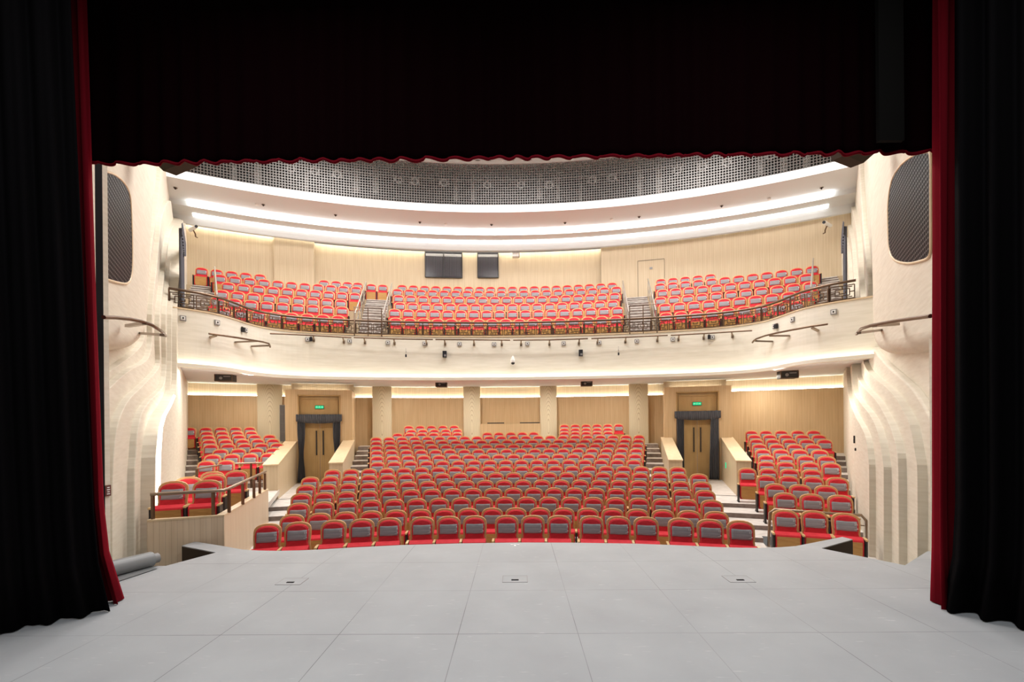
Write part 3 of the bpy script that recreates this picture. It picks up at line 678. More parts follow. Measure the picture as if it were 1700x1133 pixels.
# balcony slab, soffit, tiers
def grid_between(path, R, zA, zB, name, mt, off_=0):
    b = MB(); vs = []; n = len(path)
    for i, (x, y) in enumerate(path):
        a = math.atan2(x-CX, y-CY); a2 = a+(0 if abs(a) < .42 else math.copysign(.10, a)*min(1, (abs(a)-.42)/.1))
        X, Y = pol(R, a2)
        for j in range(7): t = j/6; vs.append((x+(X-x)*t, y+(Y-y)*t, zA+(zB-zA)*t))
    b.add(vs, [(i*7+j, (i+1)*7+j, (i+1)*7+j+1, i*7+j+1) for i in range(n-1) for j in range(6)]); return struct(b, name, mt)
grid_between(off(fp, .1), 31.6, FB+.01, 2.14, 'ceiling', m_ceil)
grid_between(off(fp, .1), 27.0, 3.44, 3.44, 'floor', m_carpet)
BFL = [z-1 for z in (4.44, 5.03, 5.56, 6.14, 6.69, 7.17)]; BRN = [25.5+.9*i for i in range(6)]
b = MB()
for i in range(6):
    r0 = BRN[i]-.6; r1 = BRN[i]+.3 if i < 5 else 31.6; n = 44; a0, a1 = D(-33), D(33)
    for j in range(n):
        A, B = a0+(a1-a0)*j/n, a0+(a1-a0)*(j+1)/n; q = [pol(r0, A), pol(r0, B), pol(r1, B), pol(r1, A)]
        b.m = 0; b.add([(x, y, BFL[i]) for x, y in q], [(0, 1, 2, 3)])
        if i: b.m = 1; b.add([(q[0][0], q[0][1], BFL[i-1]), (q[1][0], q[1][1], BFL[i-1]), (q[1][0], q[1][1], BFL[i]), (q[0][0], q[0][1], BFL[i])], [(0, 1, 2, 3)])
struct(b, 'floor', [m_carpet, m_woodwall2])
AL_ = lambda R: PL.ang(R); AR_ = lambda R: PR.ang(R)
for k in range(4):                                      # aisle flights
    b = MB()
    for i in range(1, 6):
        Rm = BRN[i]-1.2
        A0, A1 = ((D(-13.4), D(-11.35)), (D(11.0), D(13.0)), (AL_(Rm)+.004, AL_(Rm)+.95/Rm), (AR_(Rm)-.95/Rm, AR_(Rm)-.004))[k]
        for h in range(3):
            zz = BFL[i-1]+(BFL[i]-BFL[i-1])*(h+1)/3 ; ra = BRN[i]-.6-.27*(2-h)-.03; rb = BRN[i]-.58
            b.m = 1; b.sweep([(ra, BFL[i-1]-.1), (ra, zz-.03), (rb, zz-.03), (rb, BFL[i-1]-.1)], A0, A1, 3)
            b.m = 0; b.sweep([(ra-.02, zz-.035), (ra-.02, zz), (rb, zz), (rb, zz-.035)], A0, A1, 3)
    b.build('aisle_steps', [m_carpet, m_riser], label='pale carpeted steps of the %s balcony aisle' % ['left inner', 'right inner', 'far left', 'far right'][k], cat='steps')
# rear wall of the balcony, stepping forward on both sides
def bwall(R, a0, a1, n=20):
    b = MB(); b.sweep([(R, 3.0), (R, 9.35), (R+.25, 9.35), (R+.25, 3.0)], a0, a1, n); struct(b, 'wall_balcony', m_woodwall2)
aL, aR, aL2 = ang(517, 440, 31), ang(998, 440, 30.9), ang(455, 440, 31)
bwall(31.25, aL, aR, 36); bwall(30.85, aR, D(33)); bwall(30.95, aL2, aL+.004, 4); bwall(31.1, D(-33), aL2+.002)
def bdoor(px0, px1, y0, R, nm):
    A0, A1 = ang(px0, 450, R), ang(px1, 450, R); zt_ = at_R((px0+px1)/2, y0, R).z
    b = MB(); b.sweep([(R-.012, BFL[4]), (R-.012, zt_), (R+.01, zt_), (R+.01, BFL[4])], A0, A1, 3); o = b.build(nm, m_woodwall2, kind='structure')
    g_ = MB()
    for A in (A0, A1): (x, y) = pol(R-.016, A); g_.bar((x, y, BFL[4]), (x, y, zt_), .014, .01)
    g_.bar((*pol(R-.016, A0), zt_), (*pol(R-.016, A1), zt_), .01, .014); g_.build('door_joint', m_dark, o)
    x, y = pol(R-.03, (A0+A1)/2); c = MB(); c.box((x, y, zt_-.42), (.14, .01, .10), -(A0+A1)/2)
    o2 = c.build('door_plate', m_vent, o)
bdoor(1059, 1103, 432, 30.85, 'door_3')
# dark control-room windows
def window(px0, px1, y0, y1, n, mull):
    R = 31.2; A0, A1 = ang(px0, 440, R), ang(px1, 440, R); z1 = at_R(px0, y0, R).z; z0 = at_R(px0, y1, R).z
    o = MB(); x, y = pol(R, (A0+A1)/2); w = R*(A1-A0)
    root = empty('window_%d' % n, (x, y, 0), -(A0+A1)/2, kind='structure')
    MB().box((0, .02, (z0+z1)/2), (w, .06, z1-z0)).build('glass', mat('dark_glass', (.035, .033, .04), .15), root)
    f = MB()
    for p, q in (((-w/2, -.02, z0), (w/2, -.02, z0)), ((-w/2, -.02, z1), (w/2, -.02, z1)), ((-w/2, -.02, z0), (-w/2, -.02, z1)), ((w/2, -.02, z0), (w/2, -.02, z1))): f.bar(p, q, .04, .04)
    if mull: f.bar((0, -.02, z0), (0, -.02, z1), .05, .04)
    f.build('window_frame', m_dark, root)
    s_ = MB(); k = int(w/.075)
    for i in range(k): s_.box((-w/2+.05+i*(w-.08)/k, -.012, (z0+z1)/2-.08), (.028, .01, z1-z0-.3))
    s_.build('blind_slats', mat('blind_grey', (.12, .115, .13), .6), root)
    MB().box((0, -.014, z1-.16), (w-.06, .012, .14)).build('blind_headrail', m_vent, root)
window(706, 767, 418, 460, 1, True); window(793, 827, 420, 461, 2, False)
p = at_R(856, 425, 31.0); b = MB(); b.box((p.x, p.y-.05, p.z), (.34, .3, .2)); o = b.build('projector_box', m_white, label='small white box on the rear balcony wall right of the dark windows', cat='wall box')
MB().box((p.x+.19, p.y-.1, p.z), (.04, .1, .22)).build('side_cap', m_dark, o)

# ------------------------------------------------------------------ main ceiling over the balcony
A0, A1 = D(-36), D(36)
def ring(name, prof, mt, a0=A0, a1=A1, n=90, sm=False, **kw):
    b = MB(); b.sweep(prof, a0, a1, n, sm=sm)
    return b.build(name, mt, **kw) if kw else struct(b, name, mt)
ring('ceiling', [(30.72, 9.20), (30.66, 9.24), (30.60, 9.36), (30.50, 9.52), (30.12, 9.60), (29.62, 9.60), (29.62, 9.8), (31.4, 9.8), (31.4, 9.55), (30.78, 9.55), (30.78, 9.22)], m_ceil, sm=False)
ring('ceiling', [(29.62, 9.62), (29.58, 9.78), (29.28, 9.80), (27.66, 9.80), (27.62, 9.82), (27.62, 9.95), (29.62, 9.95)], m_ceil)
sa0, sa1 = ang(313, 331, 29.4), ang(1382, 324, 29.4)
ring('ceiling_light_strip', [(29.53, 9.60), (29.37, 9.69), (29.40, 9.74), (29.6, 9.64)], m_strip, sa0, sa1, label='upper long curved white light strip in the balcony ceiling', cat='light strip')
sb0, sb1 = ang(320, 352, 30.3), ang(1375, 343, 30.3)
ring('ceiling_light_strip', [(30.44, 9.50), (30.20, 9.56), (30.22, 9.59), (30.46, 9.52)], m_strip, sb0, sb1, label='lower long curved white light strip in the balcony ceiling', cat='light strip')
ring('cove_light', [(30.95, 9.40), (31.05, 9.40), (31.05, 9.44), (30.95, 9.44)], m_strip_soft, D(-33), D(33), label='hidden warm light line washing the rear balcony wall', cat='cove light')
ring('ceiling', [(27.62, 9.80), (27.44, 9.93), (27.40, 9.96), (27.36, 9.96), (27.36, 10.0), (27.62, 10.0)], m_glow)  # lip glows by itself instead of being lit by a strip behind
# lighting bridge behind its mesh
b = MB(); b.sweep([(27.38, 9.98), (27.30, 11.80)], A0, A1, 120, closed=False); b.build('bridge_mesh_screen', m_screen, label='long curved wire mesh screen in front of the ceiling lighting bridge', cat='mesh screen')
b = MB(); b.sweep([(29.2, 9.98), (29.2, 12.2), (29.3, 12.2), (29.3, 9.98)], A0, A1, 60); struct(b, 'wall_bridge', m_bridge)
b = MB(); b.sweep([(27.4, 9.97), (29.25, 9.97), (29.25, 10.02), (27.4, 10.02)], A0, A1, 60); struct(b, 'floor', m_bridge)
ring('ceiling', [(27.42, 11.80), (27.22, 11.80), (27.18, 11.95), (27.42, 11.95)], m_ceil)
b = MB(); b.sweep([(15.2, 11.92), (27.3, 11.92), (29.3, 12.2), (29.3, 12.3), (15.2, 12.3)], D(-62), D(62), 80); struct(b, 'ceiling', m_ceil)

# ------------------------------------------------------------------ seats
def arch(hw, zt, zs, zb, hb, zm=.60, hm=None, n=9):
    hm = hm or hw-.012; o = [(-hb, zb), (-(hb+hm)/2-.004, (zb+zm)/2-.02), (-hm, zm), (-hw, zm+.12), (-hw, zs)]
    for i in range(1, n):
        t = math.pi*(1-i/n); o.append((hw*math.copysign(abs(math.cos(t))**.86, math.cos(t)), zs+(zt-zs)*math.sin(t)**.86))
    return o+[(hw, zs), (hw, zm+.12), (hm, zm), ((hb+hm)/2+.004, (zb+zm)/2-.02), (hb, zb)]
tilt = lambda z: -.02+.20*(z-.45)
def plate(o, y0, y1, ins=.02):
    b = MB(); n = len(o); cz = sum(p[1] for p in o)/n; f = lambda p, y: (p[0], y+tilt(p[1]), p[1])
    sh = lambda p: (p[0]-math.copysign(min(abs(p[0]), ins), p[0]), p[1]+(ins if p[1] < cz else -ins))
    i_ = [sh(p) for p in o]; vs = [f(p, y0) for p in o]+[f(p, y1+ins*.7) for p in o]+[f(p, y1) for p in i_]
    fs = [tuple(range(n))]+[(r_*n+i, r_*n+(i+1) % n, (r_+1)*n+(i+1) % n, (r_+1)*n+i)[::-1] for r_ in (0, 1) for i in range(n)]+[tuple(range(2*n, 3*n))[::-1]]
    return b.add(vs, fs)
def seat_parts():
    P = {}
    P['shell'] = (plate(arch(.252, 1.0, .845, .36, .262), .055, .015, .008), m_shell)
    P['cushion'] = (plate(arch(.208, .958, .82, .44, .236), .016, -.045, .022), m_red)
    b = MB(); n = 10; vs = []                                         # slightly rumpled cloth sleeve over the back
    for j, z in enumerate((.640, .655, .70, .75, .80, .842, .85)):
        for i in range(n+1):
            x = -.211+.422*i/n; y = -.058+(.03 if j in (0, 6) else 0)+(.05 if i in (0, n) else 0)+.004*math.sin(i*1.9+j*2.4)
            vs.append((x, y+tilt(z), z+.006*math.sin(i*.9+j)*(j in (0, 6))))
    b.add(vs, [(j*(n+1)+i, j*(n+1)+i+1, (j+1)*(n+1)+i+1, (j+1)*(n+1)+i) for j in range(6) for i in range(n)], sm=True)
    P['back_cover'] = (b, m_cover)
    prof = [(-.05, .545), (-.10, .56), (-.17, .548), (-.245, .515), (-.262, .485), (-.245, .12), (-.21, .085), (-.11, .14)]  # folded seat pad
    b = MB(); hw = .238
    b.prism(prof, lambda p: (-hw, p[0], p[1]), lambda p: (hw, p[0], p[1])); P['seat_pad'] = (b, m_red)
    b = MB(); q = [(-.212, .475), (.212, .475), (.212, .15), (.17, .10), (-.17, .10), (-.212, .15)]
    b.prism(q, lambda p: (p[0], -.272+.03*(.46-p[1]), p[1]), lambda p: (p[0], -.25+.03*(.46-p[1]), p[1])); P['underside_panel'] = (b, m_panel)
    return P
SP = seat_parts()
def arm_mb(x):
    a = MB(); a.box((x, -.17, .536), (.046, .27, .026)); a.box((x, -.29, .528), (.046, .04, .024))
    s = MB(); s.box((x, -.15, .27), (.036, .24, .51)); s.box((x, -.14, .012), (.05, .30, .024)); return a, s
TPL = {k: v[0].build('tpl_'+k, v[1]).data for k, v in SP.items()}
for o in [o for o in bpy.data.objects if o.name.startswith('tpl_')]: bpy.data.objects.remove(o)
ARM = {}
for sd in (-1, 1):
    a, s = arm_mb(sd*.277); oa = a.build('tpl_a', m_arm); os_ = s.build('tpl_s', m_dark); ARM[sd] = (oa.data, os_.data, a, s)
    bpy.data.objects.remove(oa); bpy.data.objects.remove(os_)
NUM = {}
def number_mesh(n):
    if n in NUM: return NUM[n]
    c = bpy.data.curves.new('num', 'FONT'); c.body = str(n); c.size = .062; c.align_x = 'RIGHT'; c.extrude = .0006; c.resolution_u = 2
    o = bpy.data.objects.new('num', c); COL.objects.link(o)
    me = bpy.data.meshes.new_from_object(o.evaluated_get(bpy.context.evaluated_depsgraph_get()))
    bpy.data.objects.remove(o); me.name = 'seat_number'
    me.materials.clear(); me.materials.append(m_num)
    me.transform(Matrix.Translation((.19, -.068+tilt(.785), .775)) @ Matrix.Rotation(rad(90)-.2, 4, 'X'))
    NUM[n] = me; return me
b = MB(); z_ = .69
b.add([(.115, -.066+tilt(z_), z_), (.135, -.066+tilt(z_), z_-.004), (.165, -.066+tilt(z_), z_+.003), (.165, -.066+tilt(z_+.01), z_+.01), (.135, -.066+tilt(z_), z_+.002)], [(0, 1, 2, 3, 4)])
b.box((.178, -.067+tilt(.705), .706), (.02, .002, .018))
o = b.build('tpl', m_num); SQ = o.data; bpy.data.objects.remove(o)

seats = []      # (score, R, a, z, num, label, group, ends)
def add_row(block, n, R, z, angs, score, nums, row_label, dz=0, ends=(1, 0)):
    N = len(angs)
    for i, a in enumerate(angs):
        if N <= 6: pos = ['first', 'second', 'third', 'fourth', 'fifth', 'sixth'][i]+' seat from left'
        else:
            w = ['first', 'second', 'third', 'fourth', 'fifth', 'sixth', 'seventh', 'eighth', 'ninth', 'tenth', 'eleventh', 'twelfth']
            pos = (w[i]+' seat from left') if i < N/2 else (w[N-1-i]+' seat from right')
        seats.append(dict(sc=score, R=R, a=a, z=z, num=nums[i] if nums else None, lab='red grey-covered theatre seat, '+pos+', '+row_label, grp='seats of the '+block, end=(i == N-1)))
ORD = ['front', 'second', 'third', 'fourth', 'fifth', 'sixth', 'seventh', 'eighth', 'ninth', 'tenth', 'eleventh', 'twelfth', 'thirteenth', 'fourteenth', 'fifteenth', 'sixteenth']
PIT = .554
vis_h = [60, 13, 15, 13.5, 12.5, 10.4, 10.6, 9.3, 9.2, 7.8, 7.4, 6.6, 6.0, 5.5, 5.5, 5.5]
def cnums(N): # even numbers on the left, odd on the right
    h = N//2; return [2*(h-i) for i in range(h)]+[2*j+1 for j in range(N-h)]
# centre block
xs = []; x = 0.08
for k, q in enumerate((1, 3, 5, 7, 9, 11, 13, 15, 17)): xs.append((q, x)); x += PIT+(.125 if q in (5, 11) else 0)
x = .08-PIT-.125; L_ = []
for q in (2, 4, 6, 8, 10, 12, 14, 16): L_.append((q, x)); x -= PIT+(.125 if q in (6, 12) else 0)
fr = L_[::-1]+xs
add_row('stalls centre block', 0, RN[0], FL[0], [v/RN[0] for q, v in fr], 60*43, [q for q, v in fr], 'the front row')
CN = {1: 18, 2: 19, 3: 20, 4: 21, 5: 22, 6: 21, 7: 17, 8: 18, 9: 19, 10: 20, 11: 21, 12: 22}
for n, N in CN.items():
    s = .998*PIT/RN[n]; sh_ = -.0035*(n > 2)
    add_row('stalls centre block', n, RN[n], FL[n], [sh_+(i-(N-1)/2)*s for i in range(N)], vis_h[n]*750*PIT/(9.6+.9*n), cnums(N), 'the %s row, centre block' % ORD[n])
def px_row(block, n, R, z, pxs, y, sc, row_label, nums=None):
    add_row(block, n, R, z, [ang(x, y, R) for x in pxs], sc, nums, row_label)
px_row('stalls centre block', 13, RN[13], FL[13], [660, 680, 700, 720, 740, 759], 717, 100, 'the fourteenth row, left rear group')
px_row('stalls centre block', 13, RN[13], FL[13], [809, 828, 848, 867, 886], 717, 100, 'short row between middle columns')
px_row('stalls centre block', 13, RN[13], FL[13], [937, 955, 973, 991, 1010], 717, 100, 'the fourteenth row, right rear group')
px_row('stalls centre block', 14, RN[14], FL[14], [683, 702, 721, 740, 759], 711, 100, 'the fifteenth row, left rear group')
px_row('stalls centre block', 14, RN[14], FL[14], [937, 955, 973, 991, 1009], 711, 100, 'the fifteenth row, right rear group')
px_row('stalls centre block', 15, RN[15]-.05, FL[15], [678.6, 697.5, 716, 735, 754], 705, 100, 'the last row, left rear group')
px_row('stalls centre block', 15, RN[15]-.05, FL[15], [937, 955, 973, 991, 1009, 1027], 705, 100, 'the last row, right rear group')
# side blocks
def sc_side(n): return vis_h[n]*750*PIT*1.18/(8.5+.78*n)+30
LS = {15: [314.8, 341.7, 366.5, 391, 414.8], 14: [343.4, 368.8, 393.6, 417.5], 13: [345.5, 371, 396.8, 423, 447.6], 12: [347, 374.7, 402.7, 428, 453.5],
      11: [349.7, 378.3, 406.3, 434, 460], 10: [365.6, 395.3, 425, 453], 9: [352.5, 384.7, 415, 445]}
for n, pxs in LS.items():
    px_row('stalls left block', n, RN[n], FL[n], pxs, 735, sc_side(n), 'left block, row %s from back' % ['', 'one', 'two', 'three', 'four', 'five', 'six', 'seven'][16-n], [18+2*i for i in range(len(pxs))][::-1])
px_row('left box', 8, RN[8], FL[8], [342.3, 375], 763, 400, 'the pair behind the left box cross aisle', [22, 20])
def free_seat(x, y, z, rz, num, lab, grp, sc=900, end=True):
    R = math.hypot(x-CX, y-CY); a = math.atan2(x-CX, y-CY)
    seats.append(dict(sc=sc, R=R, a=a, z=z, num=num, lab=lab, grp=grp, end=end, rz=rz))
zt = -1.02
for px, py, num, lab, sc in ((287.2, 799.5, 22, 'red theatre seat marked 22 behind the low wall of the left box', 900), (343.4, 797.5, 20, 'red theatre seat marked 20 behind the low wall of the left box', 900),
                         (311.6, 792.2, 18, 'red theatre seat directly behind the seats marked 22 and 20, left box', 500), (354, 788, 16, 'red theatre seat half hidden behind the seat marked 20', 500), (352, 783.4, 22, 'red theatre seat topmost of the overlapping stack in the left box', 400), (392, 781.6, 20, 'red theatre seat beside the sloping rail of the left box', 500)):
    p = at_z(px, py, zt); free_seat(p.x, p.y, FL[8], -math.atan2(p.x-CX, p.y-CY), num, lab, 'seats of the left box', sc)
RS = {13: [1247.5, 1271.5, 1297, 1324.5, 1351], 12: [1252.8, 1278, 1304.7, 1332.3, 1359.8], 11: [1256, 1283, 1311, 1339.7, 1369.4], 10: [1261, 1289.5, 1319.6, 1350.3], 9: [1266.6, 1296.7, 1328, 1361],
      8: [1272.5, 1304.7, 1338, 1372.5], 7: [1272.5, 1304.7, 1345, 1380], 6: [1240.7, 1275.7, 1311, 1348], 5: [1272.5, 1310, 1350, 1390.5], 4: [1287.4, 1328.5, 1371.5], 3: [1303.5, 1347.8, 1394.8]}
for n, pxs in RS.items():
    yy = HZ-ZTOP[n]*750/(14-.3*(8-n))
    px_row('stalls right block', n, RN[n], FL[n], pxs, 830-9*n, sc_side(n)+60, '%s row from front, right block' % ['', '', '', 'second', 'third', 'fourth', 'fifth', 'sixth', 'seventh', 'eighth', 'ninth', 'tenth', 'eleventh', 'twelfth'][n], [19+2*i for i in range(len(pxs))] if n != 3 else [21, 23, 25])
for px, py, num in ((1303.7, 847.5, 21), (1352, 849, 23), (1404, 853, 25)):
    p = at_z(px, py, -1.89); free_seat(p.x, p.y, -2.89, -math.atan2(p.x-CX, p.y-CY)-.02, num, 'red theatre seat marked %d in front of the metal rail, right front' % num, 'seats before the right rail', 2000)
# balcony
BZ = [4.44, 5.03, 5.56, 6.14, 6.69, 7.17]; BR = [25.5+.9*i for i in range(6)]
bsc = [315, 245, 240, 150, 120, 110]
bstep = PIT
def fill(R, a0, a1, off=0):
    s = PIT/R; n = int((a1-a0)/s+.35)+1; return [a0+off*s+i*s for i in range(n)]
AL1, AL0, AR0, AR1 = D(-13.75), D(-11.05), D(10.65), D(13.35)      # balcony aisle edges
BO = ['front', 'second', 'third', 'fourth', 'fifth', 'top']
for r_ in range(6):
    R = BR[r_]; z = BZ[r_]-1.0; s = PIT/R
    N = 19+r_//2+(1 if r_ > 3 else 0); w = (AR0-AL0)-s; N = int(w/s+1.3)
    c = (AL0+AR0)/2; add_row('balcony centre block', r_, R, z, [c+(i-(N-1)/2)*s for i in range(N)], bsc[r_], cnums(N), 'the balcony %s row, centre' % BO[r_])
    al = ang([372, 361, 368, 379, 365.6, 335][r_], [505, 493, 477, 466, 453, 441][r_], R)
    k = int((AL1-.5*s-al)/s+.2)+1; lst = [al+i*s for i in range(k)]
    if r_ == 5: lst = [ang(x, 443, R) for x in (335, 360, 384.6, 408, 431.8)]+[ang(x, 460, R) for x in (538, 558, 577, 594)]
    nm = [22+2*i for i in range(len(lst))][::-1]
    if len(lst) > 12: lst_a = lst
    add_row('balcony left block', r_, R, z, lst, bsc[r_], nm, 'the balcony %s row, left block' % BO[r_])
    ar = ang([1322, 1338, 1345, 1338, 1348, 1179][r_], [500, 490, 477, 466, 455, 463][r_], R)
    k = int((ar-(AR1+.5*s))/s+.2)+1; lst = [ar-i*s for i in range(k)][::-1]
    add_row('balcony right block', r_, R, z, lst, bsc[r_], [23+2*i for i in range(len(lst))], 'the balcony %s row, right block' % BO[r_])
px_row('balcony stair top', 5, BR[5]+.1, BZ[5]-1.0, [616.5, 635.5], 468, 150, 'the pair at the head of the left balcony stairs')

seats.sort(key=lambda s: -s['sc'])
def build_seat(s):
    x, y = pol(s['R']-.06, s['a']); rz = s.get('rz', -s['a'])
    root = empty('theatre_seat', (x, y, s['z']), rz, label=s['lab'], cat='theatre seat', group=s['grp'])
    def part(name, me, parent):
        o = bpy.data.objects.new(name, me); COL.objects.link(o); o.parent = parent; return o
    part('back_shell', TPL['shell'], root); part('back_cushion', TPL['cushion'], root)
    cv = part('back_cover', TPL['back_cover'], root)
    if s['num'] is not None: part('seat_number', number_mesh(s['num']), cv); part('printed_mark', SQ, cv)
    pad = part('seat_pad', TPL['seat_pad'], root); part('underside_panel', TPL['underside_panel'], pad)
    part('armrest', ARM[-1][0], root); part('side_panel', ARM[-1][1], root)
    if s['end']: part('armrest', ARM[1][0], root); part('side_panel', ARM[1][1], root)
for s in seats[:300]: build_seat(s)
print('SEATS', len(seats), 'cut score', seats[299]['sc'])
def mass(lst):
    b = MB(); order = [(SP['shell'][0], 0), (SP['cushion'][0], 1), (SP['back_cover'][0], 2), (SP['seat_pad'][0], 1), (SP['underside_panel'][0], 3), (ARM[-1][2], 4), (ARM[-1][3], 5)]
    for s in lst:
        x, y = pol(s['R']-.06, s['a']); rz = s.get('rz', -s['a']); cs, sn = math.cos(rz), math.sin(rz)
        ps = list(order)+([(ARM[1][2], 4), (ARM[1][3], 5)] if s['end'] else [])
        sq = MB(); sq.box((.17, -.066+tilt(.77), .775), (.03, .004, .035)); ps.append((sq, 6))
        for mb, mi in ps:
            base = len(b.v); b.v += [(x+p[0]*cs-p[1]*sn, y+p[0]*sn+p[1]*cs, s['z']+p[2]) for p in mb.v]
            b.f += [tuple(base+k for k in f) for f in mb.f]; b.mi += [mi]*len(mb.f); b.smooth += mb.smooth; b.uv += [None]*len(mb.f)
    b.build('theatre_seat_rows', [m_shell, m_red, m_cover, m_panel, m_arm, m_dark, m_num], kind='stuff', label='remaining far rows of red theatre seats with grey covers, rear stalls and upper balcony', cat='theatre seats')
mass(seats[300:])

# ------------------------------------------------------------------ balcony railing
def cum(path):
    L = [0]
    for i in range(len(path)-1): L.append(L[-1]+math.hypot(path[i+1][0]-path[i][0], path[i+1][1]-path[i][1]))
    return L
def along(path, L, d):
    k = 0
    while k < len(path)-2 and d > L[k+1]: k += 1
    t = (d-L[k])/(L[k+1]-L[k]); (x0, y0), (x1, y1) = path[k], path[k+1]
    return (x0+(x1-x0)*t, y0+(y1-y0)*t, math.atan2(y1-y0, x1-x0))
rpth = [p for p in off(fp, .08) if abs(p[0]+.15) < 9.85]
RL = cum(rpth); Z1, ZR = RIM+.035, 4.08
rail = empty('balcony_railing', (0, 0, 0), 0, label='bronze railing with square fretwork running along the curved balcony front', cat='railing')
MB().tube([(x, y, ZR) for x, y in rpth], .038, 8).build('handrail', m_bronze, rail)
MB().tube([(x, y, Z1+.03) for x, y in rpth], .014, 6).build('bottom_rail', m_bronze, rail)
def fret(w, h):
    b = MB(); B = lambda x0, z0, x1, z1: b.bar((x0*w, 0, z0*h), (x1*w, 0, z1*h), .024, .024)
    for p in ((-.47, 0, .47, 0), (-.47, 1, .47, 1), (-.47, 0, -.47, 1), (.47, 0, .47, 1), (-.28, .25, .28, .25), (-.28, .75, .28, .75), (-.28, .25, -.28, .75), (.28, .25, .28, .75),
              (-.47, .5, -.28, .5), (.28, .5, .47, .5), (0, 0, 0, .25), (0, .75, 0, 1), (-.12, .42, .12, .42), (-.12, .42, -.12, .6), (.12, .42, .12, .6), (-.38, .12, -.14, .12), (.38, .12, .14, .12), (-.38, .88, -.14, .88), (.38, .88, .14, .88)): B(*p)
    return b
total = RL[-1]; n_pan = int(total/.62); w_ = total/n_pan
fm = fret(w_*.96, .38).build('fretwork_panel', m_bronze, rail); fme = fm.data
pm_ = MB().bar((0, 0, 0), (0, 0, ZR-Z1), .03, .03).build('post', m_bronze, rail); pme = pm_.data
for i in range(n_pan):
    x, y, t = along(rpth, RL, (i+.5)*w_)
    o = fm if i == 0 else fm.copy()
    if i: COL.objects.link(o)
    o.location = (x, y, Z1+.05); o.rotation_euler = (0, 0, t)
    if i % 2 == 0:
        x, y, t = along(rpth, RL, max(.01, i*w_)); o = pm_ if i == 0 else pm_.copy()
        if i: COL.objects.link(o)
        o.location = (x, y, Z1)
# stair handrails of the balcony aisles
def stair_rail(A, lab, r0=24.95, r1=30.0, z0=3.44, z1=6.25, h=.95, n=5):
    r = empty('stair_handrail', (0, 0, 0), 0, label=lab, cat='stair rail')
    P = lambda R, dz: (*pol(R, A(R) if callable(A) else A), z0+(z1-z0)*(R-r0)/(r1-r0)+dz)
    if callable(A): r0, r1 = 26.0, 29.6; z0, z1 = 4.03, 6.17
    MB().tube([P(r0, h), P(r1, h)], .03, 8).build('handrail', m_steel, r)
    MB().tube([P(r0, .5), P(r1, .5)], .014, 6).build('lower_rail', m_steel, r)
    for i in range(n): R = r0+(r1-r0)*i/(n-1); MB().bar(P(R, 0), P(R, h), .035, .035).build('post', m_steel, r)
for A, lab in ((-13.55, 'steel stair handrail on the left edge of the left inner balcony aisle'), (-11.2, 'steel stair handrail on the right edge of the left inner balcony aisle'),
               (10.85, 'steel stair handrail on the left edge of the right inner balcony aisle'), (13.15, 'steel stair handrail on the right edge of the right inner balcony aisle'),
               (lambda R: PL.ang(R)+1.02/R, 'steel stair handrail beside the far left balcony aisle'), (lambda R: PR.ang(R)-1.02/R, 'steel stair handrail beside the far right balcony aisle')):
    stair_rail(A if callable(A) else D(A), lab)
for a0, a1, sd in ((-13.5, -11.2, 'left'), (10.85, 13.15, 'right')):
    r = empty('aisle_gate_rail', (0, 0, 0), 0, label='raised bronze guard rail closing the foot of the %s inner balcony aisle' % sd, cat='guard rail')
    p, q = pol(24.55, D(a0)), pol(24.55, D(a1)); c = ((p[0]+q[0])/2, (p[1]+q[1])/2)
    MB().tube([(*p, 3.46), (*p, 4.54), (*q, 4.54), (*q, 3.46)], .022, 6).build('frame_tube', m_bronze, r)
    MB().bar((*c, 3.46), (*c, 4.53), .025).build('middle_post', m_bronze, r)

# ------------------------------------------------------------------ things on the balcony front
FLn = cum(fp)
def on_front(px, py, o_=0.0):                           # point of the balcony front seen at a pixel
    d = ray(px, py); best = None
    for i in range(len(fp)-1):
        (x0, y0), (x1, y1) = fp[i], fp[i+1]; ex, ey = x1-x0, y1-y0; den = d.x*ey-d.y*ex
        if abs(den) < 1e-9: continue
        k = (x0*ey-y0*ex)/den; s_ = (x0*d.y-y0*d.x)/den
        if k > 0 and -1e-3 <= s_ <= 1.001 and (best is None or k < best[0]): best = (k, math.atan2(ey, ex))
    k, t = best; nn = Vector((math.sin(t), -math.cos(t), 0)); p = d*k; return p+nn*o_, t, nn
def fbar(pts, brk, lab):
    r = empty('lighting_bar', (0, 0, 0), 0, label=lab, cat='lighting bar')
    P = []
    for i in range(len(pts)-1):
        for j in range(6):
            u = j/6; P.append((pts[i][0]+(pts[i+1][0]-pts[i][0])*u, pts[i][1]+(pts[i+1][1]-pts[i][1])*u))
    P.append(pts[-1]); MB().tube([on_front(x, y, .30)[0] for x, y in P], .026, 8).build('pipe', m_bronze, r)
    for x in brk:
        u = min(range(len(P)), key=lambda i: abs(P[i][0]-x)); a, t, nn = on_front(x, P[u][1], .29); e = a-nn*.30-Vector((0, 0, .12))
        m_ = MB(); m_.bar(a, e, .05, .04); m_.box(tuple(e+nn*.02), (.08, .05, .12), t); m_.build('bracket', m_bronze_l, r)
fbar([(441, 556), (520, 560), (585, 563.5)], (521, 571), 'thin bronze lighting bar on the balcony front, second from left')
fbar([(589, 563.2), (655, 565.5), (719.6, 566.5)], (606, 655, 708), 'thin bronze lighting bar on the balcony front, third from left')
fbar([(724, 566.5), (847, 567.5)], (739, 787, 833), 'thin bronze lighting bar on the balcony front just left of the dome camera')
fbar([(852, 567.5), (915, 567), (975, 565)], (865, 912, 961), 'thin bronze lighting bar on the balcony front just right of the dome camera')
fbar([(981, 565), (1045, 562.5), (1107, 559.6)], (992, 1038, 1091), 'thin bronze lighting bar on the balcony front, third from right')
